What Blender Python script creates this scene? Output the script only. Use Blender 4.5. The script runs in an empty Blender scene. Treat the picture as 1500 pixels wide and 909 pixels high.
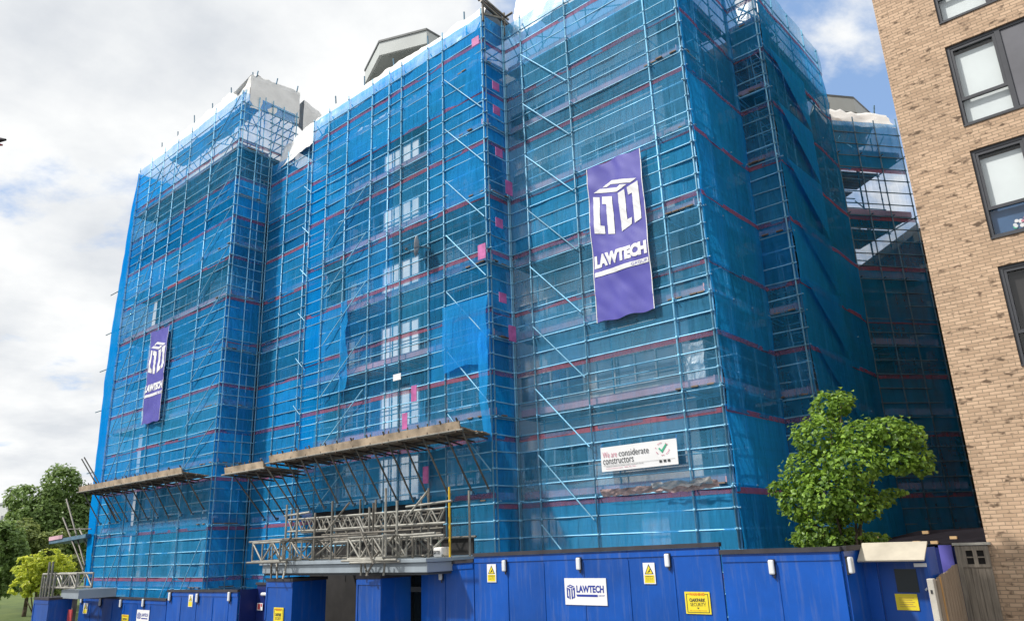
import bpy, math, random
from mathutils import Vector, Matrix, Quaternion, noise
random.seed(11)
S = bpy.context.scene
COL = S.collection
R = math.radians
V = Vector
OFF = {}                      # world offset of every object that can be a parent

# ------------------------------------------------------------------ camera
F, PITCH, ROLL, YAW, EZ = 1104.71, R(17.225), R(-2.101), R(40.847), 2.75
fw = V((-math.sin(YAW)*math.cos(PITCH), math.cos(YAW)*math.cos(PITCH), math.sin(PITCH)))
rt = V((math.cos(YAW), math.sin(YAW), 0)); up = rt.cross(fw)
cr = rt*math.cos(ROLL)+up*math.sin(ROLL); cu = -rt*math.sin(ROLL)+up*math.cos(ROLL)
cam = bpy.data.cameras.new('camera'); co = bpy.data.objects.new('camera', cam); COL.objects.link(co)
co.matrix_world = Matrix(((cr.x, cu.x, -fw.x, 0), (cr.y, cu.y, -fw.y, 0), (cr.z, cu.z, -fw.z, EZ), (0, 0, 0, 1)))
cam.sensor_width = 36; cam.lens = F/1500*36; cam.clip_end = 3000; cam.clip_start = .1
S.camera = co
EYE = V((0, 0, EZ))
def at(x, y, ax, val):        # survey helper: where a measured sight line meets a wall or level
    d = fw*F+cr*(x-750)-cu*(y-454.5); i = 'XYZ'.index(ax)
    return EYE+d*((val-EYE[i])/d[i])
def gz(x):                    # the street falls away to the left
    return 0 if x > -9 else max(-2.5, -(-9-x)*.06)

# ------------------------------------------------------------------ materials
M = {}
def newmat(name):
    m = bpy.data.materials.new(name); m.use_nodes = True
    nt = m.node_tree; nt.nodes.clear()
    o = nt.nodes.new('ShaderNodeOutputMaterial'); M[name] = m
    return m, nt, o
def N(nt, t, **k):
    n = nt.nodes.new('ShaderNode'+t)
    for a, b in k.items():
        if a in n.inputs: n.inputs[a].default_value = b
        else: setattr(n, a, b)
    return n
def pmat(name, c, rough=.6, metal=0, var=.15, scale=2.0, bump=0, bscale=30, spec=.5, c2=None, stretch=None, contrast=(.35, .65), rnd=0, streak=0):
    m, nt, o = newmat(name); L = nt.links.new
    p = N(nt, 'BsdfPrincipled'); p.inputs['Roughness'].default_value = rough; p.inputs['Metallic'].default_value = metal
    p.inputs['Specular IOR Level'].default_value = spec
    tc = N(nt, 'NewGeometry'); vec = tc.outputs['Position']
    if stretch:
        mp = N(nt, 'Mapping'); mp.inputs['Scale'].default_value = stretch; L(vec, mp.inputs[0]); vec = mp.outputs[0]
    n = N(nt, 'TexNoise', Scale=scale, Detail=6.0, Roughness=.6); L(vec, n.inputs['Vector'])
    rp = N(nt, 'ValToRGB'); rp.color_ramp.elements[0].position, rp.color_ramp.elements[1].position = contrast
    a = c2 or tuple(x*(1-var) for x in c)
    b = c if c2 else tuple(min(1, x*(1+var)) for x in c)
    rp.color_ramp.elements[0].color = (*a, 1); rp.color_ramp.elements[1].color = (*b, 1)
    L(n.outputs['Fac'], rp.inputs[0]); cout = rp.outputs[0]
    if streak:                     # weathering that runs down the boards, patchy
        mp2 = N(nt, 'Mapping'); mp2.inputs['Scale'].default_value = (5, 5, .35); L(tc.outputs['Position'], mp2.inputs[0])
        ns = N(nt, 'TexNoise', Scale=1.6, Detail=7.0, Roughness=.7); L(mp2.outputs[0], ns.inputs['Vector'])
        r3 = N(nt, 'MapRange'); L(ns.outputs['Fac'], r3.inputs[0]); r3.inputs[1].default_value = .52; r3.inputs[2].default_value = .80; r3.inputs[4].default_value = streak
        m3 = N(nt, 'MixRGB'); L(r3.outputs[0], m3.inputs[0]); L(cout, m3.inputs[1]); m3.inputs[2].default_value = (.16, .20, .30, 1); cout = m3.outputs[0]
        L(r3.outputs[0], p.inputs['Roughness']) if 0 else None
    if rnd:
        oi = N(nt, 'ObjectInfo'); hs = N(nt, 'HueSaturation'); v = N(nt, 'Math', operation='MULTIPLY_ADD'); L(oi.outputs['Random'], v.inputs[0]); v.inputs[1].default_value = 2*rnd; v.inputs[2].default_value = 1-rnd
        L(v.outputs[0], hs.inputs['Value']); L(cout, hs.inputs['Color']); cout = hs.outputs[0]
    L(cout, p.inputs['Base Color'])
    if bump:
        n2 = N(nt, 'TexNoise', Scale=bscale, Detail=4.0); L(vec, n2.inputs['Vector'])
        bp = N(nt, 'Bump', Strength=bump, Distance=.02); L(n2.outputs['Fac'], bp.inputs['Height']); L(bp.outputs[0], p.inputs['Normal'])
    L(p.outputs[0], o.inputs[0]); return m
def netmat(name, base, col, tr=.45):
    m, nt, o = newmat(name); L = nt.links.new
    g = N(nt, 'NewGeometry'); oi = N(nt, 'ObjectInfo')
    n = N(nt, 'TexNoise', Scale=.55, Detail=5.0, Roughness=.6); L(g.outputs['Position'], n.inputs['Vector'])
    mp = N(nt, 'Mapping'); mp.inputs['Scale'].default_value = (.4, .4, 9); L(g.outputs['Position'], mp.inputs[0])
    n2 = N(nt, 'TexNoise', Scale=1.0, Detail=3.0); L(mp.outputs[0], n2.inputs['Vector'])
    a1 = N(nt, 'Math', operation='MULTIPLY_ADD'); L(n.outputs['Fac'], a1.inputs[0]); a1.inputs[1].default_value = .55; a1.inputs[2].default_value = base-.275
    a2 = N(nt, 'Math', operation='MULTIPLY_ADD'); L(oi.outputs['Random'], a2.inputs[0]); a2.inputs[1].default_value = .22; a2.inputs[2].default_value = -.11
    a3 = N(nt, 'Math', operation='ADD'); L(a1.outputs[0], a3.inputs[0]); L(a2.outputs[0], a3.inputs[1])
    a4 = N(nt, 'Math', operation='MULTIPLY_ADD'); L(n2.outputs['Fac'], a4.inputs[0]); a4.inputs[1].default_value = .2; a4.inputs[2].default_value = -.1
    a5 = N(nt, 'Math', operation='ADD'); a5.use_clamp = True; L(a3.outputs[0], a5.inputs[0]); L(a4.outputs[0], a5.inputs[1])
    hs = N(nt, 'HueSaturation'); hs.inputs['Color'].default_value = (*col, 1)
    v = N(nt, 'Math', operation='MULTIPLY_ADD'); L(oi.outputs['Random'], v.inputs[0]); v.inputs[1].default_value = .35; v.inputs[2].default_value = .85
    L(v.outputs[0], hs.inputs['Value'])
    hu = N(nt, 'Math', operation='MULTIPLY_ADD'); L(n.outputs['Fac'], hu.inputs[0]); hu.inputs[1].default_value = .03; hu.inputs[2].default_value = .487
    L(hu.outputs[0], hs.inputs['Hue'])
    mp3 = N(nt, 'Mapping'); mp3.inputs['Scale'].default_value = (5.5, 5.5, .8); L(g.outputs['Position'], mp3.inputs[0])
    n3 = N(nt, 'TexNoise', Scale=1.0, Detail=4.0, Distortion=.6); L(mp3.outputs[0], n3.inputs['Vector'])
    a6 = N(nt, 'Math', operation='MULTIPLY_ADD'); L(n3.outputs['Fac'], a6.inputs[0]); a6.inputs[1].default_value = .36; L(a5.outputs[0], a6.inputs[2])
    a5 = N(nt, 'Math', operation='SUBTRACT'); a5.use_clamp = True; L(a6.outputs[0], a5.inputs[0]); a5.inputs[1].default_value = .18
    d = N(nt, 'BsdfDiffuse'); t = N(nt, 'BsdfTranslucent'); L(hs.outputs[0], d.inputs[0])
    bp = N(nt, 'Bump', Strength=.7, Distance=.12); L(n3.outputs['Fac'], bp.inputs['Height']); L(bp.outputs[0], d.inputs['Normal']); L(bp.outputs[0], t.inputs['Normal']); L(hs.outputs[0], t.inputs[0])
    mx = N(nt, 'MixShader'); mx.inputs[0].default_value = tr; L(d.outputs[0], mx.inputs[1]); L(t.outputs[0], mx.inputs[2])
    tp = N(nt, 'BsdfTransparent'); m2 = N(nt, 'MixShader'); L(a5.outputs[0], m2.inputs[0]); L(tp.outputs[0], m2.inputs[1]); L(mx.outputs[0], m2.inputs[2])
    L(m2.outputs[0], o.inputs[0]); return m
def brickmat(name, c1, c2, mortar, dark, w=.225, h=.075, spots=.62, axes='XZ', bump=.5):
    m, nt, o = newmat(name); L = nt.links.new
    g = N(nt, 'NewGeometry'); sp = N(nt, 'SeparateXYZ'); L(g.outputs['Position'], sp.inputs[0])
    ad = N(nt, 'Math', operation='ADD'); L(sp.outputs[0], ad.inputs[0]); L(sp.outputs[1], ad.inputs[1])
    cb = N(nt, 'CombineXYZ'); L(ad.outputs[0], cb.inputs[0]); L(sp.outputs[2], cb.inputs[1])
    wob = N(nt, 'TexNoise', Scale=7.0, Detail=2.0); L(g.outputs['Position'], wob.inputs['Vector'])
    wm = N(nt, 'VectorMath', operation='MULTIPLY_ADD'); L(wob.outputs['Color'], wm.inputs[0]); wm.inputs[1].default_value = (.012, .008, 0); L(cb.outputs[0], wm.inputs[2])
    b = N(nt, 'TexBrick'); b.offset = .5
    L(wm.outputs[0], b.inputs['Vector'])
    for k, x in (('Scale', 1), ('Brick Width', w), ('Row Height', h), ('Mortar Size', .009), ('Mortar Smooth', .2), ('Bias', -.1)): b.inputs[k].default_value = x
    b.inputs['Color1'].default_value = (*c1, 1); b.inputs['Color2'].default_value = (*c2, 1); b.inputs['Mortar'].default_value = (*mortar, 1)
    mp = N(nt, 'Mapping'); mp.inputs['Scale'].default_value = (1.7, 3.2, 1); L(cb.outputs[0], mp.inputs[0])
    n = N(nt, 'TexNoise', Scale=2.1, Detail=2.5, Roughness=.6); L(mp.outputs[0], n.inputs['Vector'])
    rp = N(nt, 'ValToRGB'); rp.color_ramp.elements[0].position = spots; rp.color_ramp.elements[1].position = spots+.11
    L(n.outputs['Fac'], rp.inputs[0])
    mx = N(nt, 'MixRGB'); L(rp.outputs[0], mx.inputs[0]); L(b.outputs['Color'], mx.inputs[1]); mx.inputs[2].default_value = (*dark, 1)
    ns = N(nt, 'TexNoise', Scale=.5, Detail=5.0); L(g.outputs['Position'], ns.inputs['Vector'])
    r2 = N(nt, 'MapRange'); L(ns.outputs['Fac'], r2.inputs[0]); r2.inputs[1].default_value = .3; r2.inputs[2].default_value = .7; r2.inputs[3].default_value = .86; r2.inputs[4].default_value = 1.08
    hs = N(nt, 'HueSaturation'); L(r2.outputs[0], hs.inputs['Value']); L(mx.outputs[0], hs.inputs['Color'])
    p = N(nt, 'BsdfPrincipled'); p.inputs['Roughness'].default_value = .9; L(hs.outputs[0], p.inputs['Base Color'])
    n3 = N(nt, 'TexNoise', Scale=60.0, Detail=3.0); L(g.outputs['Position'], n3.inputs['Vector'])
    mm = N(nt, 'Math', operation='MULTIPLY_ADD'); L(b.outputs['Fac'], mm.inputs[0]); mm.inputs[1].default_value = -1.0
    L(n3.outputs['Fac'], mm.inputs[2])
    bp = N(nt, 'Bump', Strength=bump, Distance=.012); L(mm.outputs[0], bp.inputs['Height']); L(bp.outputs[0], p.inputs['Normal'])
    L(p.outputs[0], o.inputs[0]); return m
def glassmat(name, tint=(.02, .03, .035), rough=.03, see=.0):
    m, nt, o = newmat(name); L = nt.links.new
    p = N(nt, 'BsdfPrincipled'); p.inputs['Base Color'].default_value = (*tint, 1); p.inputs['Roughness'].default_value = rough
    p.inputs['Specular IOR Level'].default_value = .8
    if see:
        t = N(nt, 'BsdfTransparent'); gl = N(nt, 'BsdfGlossy'); gl.inputs['Roughness'].default_value = .02
        lw = N(nt, 'LayerWeight'); lw.inputs[0].default_value = .5; fr = N(nt, 'Math', operation='MULTIPLY_ADD'); L(lw.outputs['Facing'], fr.inputs[0]); fr.inputs[1].default_value = .22; fr.inputs[2].default_value = .05
        mx = N(nt, 'MixShader'); L(fr.outputs[0], mx.inputs[0]); L(t.outputs[0], mx.inputs[1]); L(gl.outputs[0], mx.inputs[2]); L(mx.outputs[0], o.inputs[0])
    else: L(p.outputs[0], o.inputs[0])
    return m
def leafmat(name, c, c2, tr=.35):
    m, nt, o = newmat(name); L = nt.links.new
    g = N(nt, 'NewGeometry')
    rp = N(nt, 'ValToRGB'); rp.color_ramp.elements[0].color = (*c2, 1); rp.color_ramp.elements[1].color = (*c, 1)
    L(g.outputs['Random Per Island'], rp.inputs[0])
    p = N(nt, 'BsdfPrincipled'); p.inputs['Roughness'].default_value = .45; L(rp.outputs[0], p.inputs['Base Color'])
    t = N(nt, 'BsdfTranslucent'); hs = N(nt, 'HueSaturation'); hs.inputs['Value'].default_value = 1.5; hs.inputs['Hue'].default_value = .485
    L(rp.outputs[0], hs.inputs['Color']); L(hs.outputs[0], t.inputs[0])
    mx = N(nt, 'MixShader'); mx.inputs[0].default_value = tr; L(p.outputs[0], mx.inputs[1]); L(t.outputs[0], mx.inputs[2]); L(mx.outputs[0], o.inputs[0])
    return m

NETC = (.030, .40, .86)
netmat('net_thin', .56, (.05, .42, .78)); netmat('net_pale', .48, (.11, .47, .78)); netmat('net_mid', .70, NETC); netmat('net_dense', .80, (.02, .37, .82)); netmat('net_double', .86, (.006, .34, .82))
netmat('net_sparse', .46, NETC)
netmat('net_faint', .22, NETC); netmat('net_wing', .52, (.02, .38, .76)); netmat('net_shade', .68, (.02, .37, .82))
pmat('tube', (.20, .47, .66), .42, .1, .25, 1.2, rnd=.3)
pmat('tube_raw', (.17, .155, .13), .5, .25, .35, 3, rnd=.35)
pmat('tube_pale', (.29, .28, .245), .5, .2, .3, 3, rnd=.3)
pmat('tube_dark', (.10, .20, .28), .5, .3, .25, 3)
netmat('red_tape', .54, (.56, .16, .20))
pmat('toe', (.58, .36, .42), .8, 0, .25, .7)
pmat('deck', (.20, .15, .11), .85, 0, .35, 1.5)
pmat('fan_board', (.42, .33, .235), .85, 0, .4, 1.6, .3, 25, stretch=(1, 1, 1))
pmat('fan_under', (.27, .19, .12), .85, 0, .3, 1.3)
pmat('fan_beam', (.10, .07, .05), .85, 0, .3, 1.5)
pmat('polythene', (.86, .85, .82), .3, 0, .08, 1.2, .8, 4.5)
pmat('poly_clear', (.7, .74, .76), .2, 0, .1, 6, .9, 14)
pmat('wall_dark', (.085, .062, .055), .9, 0, .3, .6)
pmat('render_pale', (.72, .70, .67), .8, 0, .15, .5)
pmat('white_frame', (.80, .80, .79), .4, 0, .05)
pmat('dark_frame', (.055, .057, .065), .4, 0, .15)
pmat('grey_panel', (.13, .13, .145), .45, 0, .1)
pmat('fascia', (.50, .53, .51), .55, 0, .08, .6)
pmat('fascia_trim', (.12, .13, .13), .5)
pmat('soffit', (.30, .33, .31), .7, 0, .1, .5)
pmat('blind', (.74, .80, .80), .7, 0, .05, .8)
pmat('lead', (.3, .32, .32), .6)
glassmat('glass'); glassmat('glass_bright', (.80, .84, .86), .25); glassmat('glass_clear', see=1)
pmat('glass_sky', (.38, .46, .52), .12, .5, .1)
m_, nt_, o_ = newmat('stair_pane_glow'); e_ = N(nt_, 'Emission'); e_.inputs[0].default_value = (.88, .95, 1, 1); e_.inputs[1].default_value = .95  # glow added to stair panes in place of bright sky; no stairwell lamp
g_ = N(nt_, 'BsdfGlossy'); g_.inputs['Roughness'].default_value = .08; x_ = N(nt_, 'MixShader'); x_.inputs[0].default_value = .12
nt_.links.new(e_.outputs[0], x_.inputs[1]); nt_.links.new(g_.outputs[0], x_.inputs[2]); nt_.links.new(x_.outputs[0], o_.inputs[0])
pmat('door_blue', (.03, .10, .22), .5)
pmat('banner', (.075, .07, .38), .55, 0, .06, .8)
pmat('print_white', (.80, .80, .80), .55, 0, .03)
pmat('print_purple', (.13, .12, .48), .55)
pmat('print_blue', (.012, .035, .30), .5)
pmat('print_dark', (.03, .035, .04), .6)
pmat('print_red', (.55, .08, .08), .5, 0, .05)
pmat('print_pink', (.62, .22, .30), .6)
pmat('print_green', (.05, .42, .24), .6)
pmat('print_yellow', (.82, .66, .03), .5, 0, .05)
pmat('print_orange', (.72, .20, .02), .5)
pmat('pink_board', (.50, .12, .34), .6, 0, .25, 4, .4, 8)
pmat('hoarding', (.002, .075, .38), .36, 0, .16, .7, .12, 5, rnd=.12, streak=.5)
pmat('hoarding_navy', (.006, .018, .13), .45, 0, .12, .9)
pmat('capping', (.035, .032, .04), .7, 0, .3, 2)
pmat('lamp_white', (.74, .76, .77), .35, 0, .05)
pmat('lamp_back', (.03, .03, .035), .5)
pmat('canopy', (.33, .38, .42), .4, .2, .12, .5, stretch=(3, 1, .4))
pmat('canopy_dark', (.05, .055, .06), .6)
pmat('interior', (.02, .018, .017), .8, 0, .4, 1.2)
pmat('door_grey', (.10, .115, .13), .5, 0, .1)
pmat('felt', (.016, .014, .018), 1, 0, .3, 4, .3, 40, spec=.1)
pmat('wood_block', (.60, .40, .20), .8)
pmat('wood_gate', (.36, .31, .25), .9, 0, .4, 3.0, .5, 30, c2=(.18, .15, .12), stretch=(9, 9, .6), contrast=(.3, .7))
pmat('wood_fence', (.46, .37, .28), .9, 0, .4, 3.0, .5, 30, c2=(.22, .17, .12), stretch=(9, 9, .6), contrast=(.3, .7))
pmat('wood_new', (.52, .30, .11), .8, 0, .2, 3.0)
pmat('concrete', (.50, .47, .41), .85, 0, .15, 3, .4, 60)
pmat('asphalt', (.05, .05, .052), .9, 0, .25, 3, .3, 60)
pmat('paving', (.28, .27, .25), .9, 0, .15, 2, .2, 40)
pmat('kerb_stone', (.36, .35, .33), .9, 0, .12, 3)
pmat('park_grass', (.12, .16, .035), .95, 0, .35, .35, .6, 8, c2=(.07, .11, .025))
pmat('bark', (.10, .075, .05), .95, 0, .4, 5, .6, 20)
pmat('far_white', (.55, .56, .58), .7)
pmat('stone_band', (.52, .50, .42), .8)
pmat('yellow_paint', (.72, .46, .02), .5)
pmat('green_paint', (.03, .25, .10), .5)
pmat('bright_stair', (.80, .84, .87), .5, 0, .05, 3)
pmat('netting_cord', (.01, .2, .6), .6)
pmat('lamp_black', (.02, .018, .02), .4); pmat('lamp_red', (.4, .03, .03), .4)
pmat('dish_grey', (.50, .47, .46), .6)
pmat('rubble', (.72, .52, .48), .7, 0, .3, 5, .8, 14)
brickmat('buff_brick', (.66, .465, .315), (.47, .32, .21), (.34, .25, .17), (.15, .10, .065), spots=.575)
brickmat('brown_brick', (.085, .05, .03), (.13, .075, .045), (.12, .09, .07), (.05, .03, .02), bump=.3)
brickmat('red_brick', (.30, .13, .09), (.36, .17, .12), (.30, .25, .22), (.20, .09, .07), bump=.3)
leafmat('leaf_near', (.32, .50, .07), (.05, .12, .018)); leafmat('leaf_dark', (.26, .38, .12), (.11, .18, .05)); leafmat('leaf_mid', (.32, .39, .13), (.15, .20, .06))
leafmat('leaf_yellow', (.62, .66, .10), (.34, .43, .06), .45); leafmat('leaf_ivy', (.06, .10, .02), (.02, .045, .01))

# ------------------------------------------------------------------ helpers
class MB:
    def __init__(s): s.v = []; s.f = []
    def face(s, pts):
        n = len(s.v); s.v += [tuple(p) for p in pts]; s.f.append(tuple(range(n, n+len(pts)))); return s
    def box(s, a, b):
        x0, y0, z0 = a; x1, y1, z1 = b; n = len(s.v)
        s.v += [(x0,y0,z0),(x1,y0,z0),(x1,y1,z0),(x0,y1,z0),(x0,y0,z1),(x1,y0,z1),(x1,y1,z1),(x0,y1,z1)]
        s.f += [tuple(n+i for i in q) for q in ((0,3,2,1),(4,5,6,7),(0,1,5,4),(1,2,6,5),(2,3,7,6),(3,0,4,7))]; return s
    def obox(s, c, ux, uy, uz):             # centre and half axes
        c = V(c); n = len(s.v)
        for k in (-1, 1):
            for a, b in ((-1,-1),(1,-1),(1,1),(-1,1)): s.v.append(tuple(c+ux*a+uy*b+uz*k))
        s.f += [tuple(n+i for i in q) for q in ((0,3,2,1),(4,5,6,7),(0,1,5,4),(1,2,6,5),(2,3,7,6),(3,0,4,7))]; return s
    def tube(s, p, q, r, n=8, r2=None):
        p, q = V(p), V(q); d = (q-p).normalized(); a = d.orthogonal().normalized(); b = d.cross(a); k = len(s.v); r2 = r if r2 is None else r2
        for c, rr in ((p, r), (q, r2)):
            for i in range(n):
                t = 2*math.pi*i/n; s.v.append(tuple(c+a*(rr*math.cos(t))+b*(rr*math.sin(t))))
        s.f += [(k+i, k+(i+1)%n, k+n+(i+1)%n, k+n+i) for i in range(n)]
        s.f += [tuple(k+i for i in reversed(range(n))), tuple(k+n+i for i in range(n))]; return s
    def grid(s, rows):
        n = len(s.v); w = len(rows[0])
        for r in rows: s.v += [tuple(p) for p in r]
        for j in range(len(rows)-1):
            for i in range(w-1): s.f.append((n+j*w+i, n+j*w+i+1, n+(j+1)*w+i+1, n+(j+1)*w+i))
        return s
    def prism(s, poly, z0, z1):
        n = len(s.v); k = len(poly)
        s.v += [(x, y, z0) for x, y in poly]+[(x, y, z1) for x, y in poly]
        s.f += [(n+i, n+(i+1)%k, n+k+(i+1)%k, n+k+i) for i in range(k)]+[tuple(n+k+i for i in range(k)), tuple(n+i for i in reversed(range(k)))]
        return s
    def build(s, name, m, parent=None, smooth=False, bevel=0):
        o0 = OFF.get(parent.name, V((0,0,0))) if parent else V((0,0,0))
        me = bpy.data.meshes.new(name); me.from_pydata([tuple(V(p)-o0) for p in s.v], [], s.f); me.materials.append(M[m])
        if smooth:
            for p in me.polygons: p.use_smooth = True
        o = bpy.data.objects.new(name, me); COL.objects.link(o)
        if parent: o.parent = parent
        OFF[o.name] = o0.copy()
        if bevel:
            b = o.modifiers.new('edge', 'BEVEL'); b.width = bevel; b.segments = 2; b.limit_method = 'ANGLE'
        return o
def thing(name, label, cat, loc, group=None, kind=None):
    o = bpy.data.objects.new(name, None); COL.objects.link(o); o.location = loc; o.empty_display_size = .2
    OFF[o.name] = V(loc); return tag(o, label, cat, group, kind)
def tag(o, label=None, cat=None, group=None, kind=None):
    for k, v in (('label', label), ('category', cat), ('group', group), ('kind', kind)):
        if v: o[k] = v
    return o
_tm = {}
def tube_mesh(m, n=8):
    if m not in _tm:
        b = MB().tube((0,0,0), (0,0,1), 1, n); me = bpy.data.meshes.new('tube'); me.from_pydata(b.v, [], b.f); me.materials.append(M[m])
        for p in me.polygons: p.use_smooth = len(p.vertices) == 4
        _tm[m] = me
    return _tm[m]
def bar(name, p, q, r, m, parent):         # one tube as an object of its own
    p, q = V(p), V(q); d = q-p
    o = bpy.data.objects.new(name, tube_mesh(m)); COL.objects.link(o)
    o0 = OFF.get(parent.name, V((0,0,0))) if parent else V((0,0,0))
    o.rotation_mode = 'QUATERNION'; o.rotation_quaternion = d.to_track_quat('Z', 'Y'); o.location = p-o0; o.scale = (r, r, d.length)
    if parent: o.parent = parent
    return o
def nz(p, s, k=0): return noise.noise(V((p[0]*s+k*7.3, p[1]*s+k*3.1, p[2]*s-k)))
def text2d(txt, size, bold=0, xs=1.0):
    cv = bpy.data.curves.new('lettering', 'FONT'); cv.body = txt; cv.size = size; cv.offset = bold; cv.resolution_u = 3; cv.fill_mode = 'FRONT'
    o = bpy.data.objects.new('lettering', cv); COL.objects.link(o)
    me = bpy.data.meshes.new_from_object(o.evaluated_get(bpy.context.evaluated_depsgraph_get()))
    v = [(p.co.x*xs, p.co.y) for p in me.vertices]; f = [tuple(p.vertices) for p in me.polygons]
    bpy.data.objects.remove(o); bpy.data.curves.remove(cv); bpy.data.meshes.remove(me)
    x0 = min(a for a, _ in v); x1 = max(a for a, _ in v); y0 = min(b for _, b in v); y1 = max(b for _, b in v)
    return [((a-x0)/(x1-x0), (b-y0)/(y1-y0)) for a, b in v], f
class Face:                                 # a flat face to letter: o + u*x + w*y, nrm outwards
    def __init__(s, o, ux, n, disp=None): s.o = V(o); s.u = V(ux); s.n = V(n); s.d = disp
    def p(s, x, y, k): 
        q = s.o+s.u*x+V((0,0,1))*y
        return q+s.n*(k+(s.d(x, y) if s.d else 0))
    def poly(s, pts, k, mb): 
        q = [s.p(x, y, k) for x, y in pts]
        a = (q[1]-q[0]).cross(q[2]-q[1])
        mb.face(q); return mb
    def text(s, txt, x, y, w, h, k, mb, bold=.02):
        v, f = text2d(txt, 1, bold); n = len(mb.v)
        mb.v += [tuple(s.p(x+a*w, y+b*h, k)) for a, b in v]; mb.f += [tuple(n+i for i in q) for q in f]; return mb
def draped(fc, polys, k, name, m, t, cut=.09):
    import bmesh
    bm = bmesh.new()
    for pl in polys:
        if isinstance(pl, tuple): vs = [bm.verts.new((a, b, 0)) for a, b in pl[0]]; [bm.faces.new([vs[i] for i in f]) for f in pl[1]]
        else: bm.faces.new([bm.verts.new((a, b, 0)) for a, b in pl])
    bmesh.ops.triangulate(bm, faces=bm.faces[:])
    for _ in range(5):
        es = [e for e in bm.edges if e.calc_length() > cut]
        if not es: break
        bmesh.ops.subdivide_edges(bm, edges=es, cuts=1); bmesh.ops.triangulate(bm, faces=[f for f in bm.faces if len(f.verts) > 3])
    bm.verts.index_update(); mb = MB(); mb.v = [tuple(fc.p(v.co.x, v.co.y, k)) for v in bm.verts]; mb.f = [tuple(v.index for v in f.verts) for f in bm.faces]; bm.free()
    return mb.build(name, m, t)
def textpoly(txt, x, y, w, h, bold=.02):
    v, f = text2d(txt, 1, bold); return ([(x+a*w, y+b*h) for a, b in v], f)
LOGO = [[(0.006, 0.826), (0.145, 0.779), (0.139, 0.233), (0.223, 0.203), (0.223, 0.058), (0.0, 0.122)], [(0.199, 0.773), (0.434, 0.698), (0.428, 0.0), (0.289, 0.035), (0.289, 0.599), (0.199, 0.628)], [(0.56, 0.715), (0.705, 0.744), (0.705, 0.186), (0.807, 0.198), (0.789, 0.081), (0.572, 0.006)], [(0.765, 0.756), (1.0, 0.802), (0.994, 0.122), (0.849, 0.076), (0.855, 0.628), (0.771, 0.616)], [(0.452, 1.0), (0.982, 0.855), (0.849, 0.814), (0.416, 0.936), (0.325, 0.913), (0.223, 0.942)], [(0.169, 0.93), (0.554, 0.826), (0.62, 0.86), (0.771, 0.808), (0.536, 0.75), (0.03, 0.89)]]
def logo(fc, x, y, w, h, k, mb):
    for pl in LOGO:
        q = [(x+a*w, y+b*h) for a, b in pl]
        n = len(mb.v); mb.v += [tuple(fc.p(a, b, k)) for a, b in q]; mb.f.append(tuple(range(n, n+len(q))))
    return mb

# ------------------------------------------------------------------ ground
def strip(name, xs, y0, y1, dz, m):
    rows = [[(x, y0, gz(x)+dz) for x in xs], [(x, y1, gz(x)+dz) for x in xs]]
    return tag(MB().grid(rows).build(name, m), kind='structure')
XS = [-900, -300, -51, -50.7]+[-48+i*3 for i in range(14)]+[-9, 0, 30, 300, 900]
strip('ground', XS, -600, 900, -.12, 'asphalt')
PX = [-49+i*2.5 for i in range(17)]+[-6, 0, 20]
strip('pavement', PX, 11.2, 14.3, 0, 'paving')
kb = MB()
for a, b in zip(PX, PX[1:]): kb.face([(a, 11.05, gz(a)+.004), (b, 11.05, gz(b)+.004), (b, 11.2, gz(b)+.004), (a, 11.2, gz(a)+.004)]).face([(a, 11.05, gz(a)-.12), (b, 11.05, gz(b)-.12), (b, 11.05, gz(b)+.004), (a, 11.05, gz(a)+.004)])
tag(kb.build('kerb', 'kerb_stone'), kind='structure')
rows = []
for j in range(24):
    y = 8+j*10
    rows.append([(x, y, -2.42+max(0, (-75-x)*.035)+.25*nz((x, y, 0), .06)) for x in [-300+i*8 for i in range(32)]])
tag(MB().grid(rows).build('park_lawn', 'park_grass', smooth=True), kind='structure')

# ------------------------------------------------------------------ the wrapped building
GB = thing('apartment_block', 'tall apartment block seen dimly through blue scaffold netting', 'building', (-20, 25, 0))
FX = -32.1
poly_main = [(-32, 17.45), (FX, 17.45), (FX, 33), (-8.75, 33), (-8.75, 22.75), (-9.85, 22.75), (-9.85, 19.15), (-16.75, 19.15), (-16.75, 18.05), (-25.4, 18.05), (-25.4, 18.98), (-32, 18.98)][::-1]
MB().prism(poly_main, -3, 19.7).build('wall', 'wall_dark', GB)
MB().prism([(-41.2, 17.3), (-32.15, 17.3), (-32.15, 32), (-41.2, 32)], -3, 22.4).build('wall', 'wall_dark', GB)
MB().prism([(-32, 19.4), (-10.2, 19.6), (-10.2, 29), (-32, 29)], 19.703, 20.0).build('roof', 'felt', GB)
def zk(k): return 3.93+(28-k)*.5
FLOORS = [zk(k) for k in (28, 23, 18, 13, 8, 3)]
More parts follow.
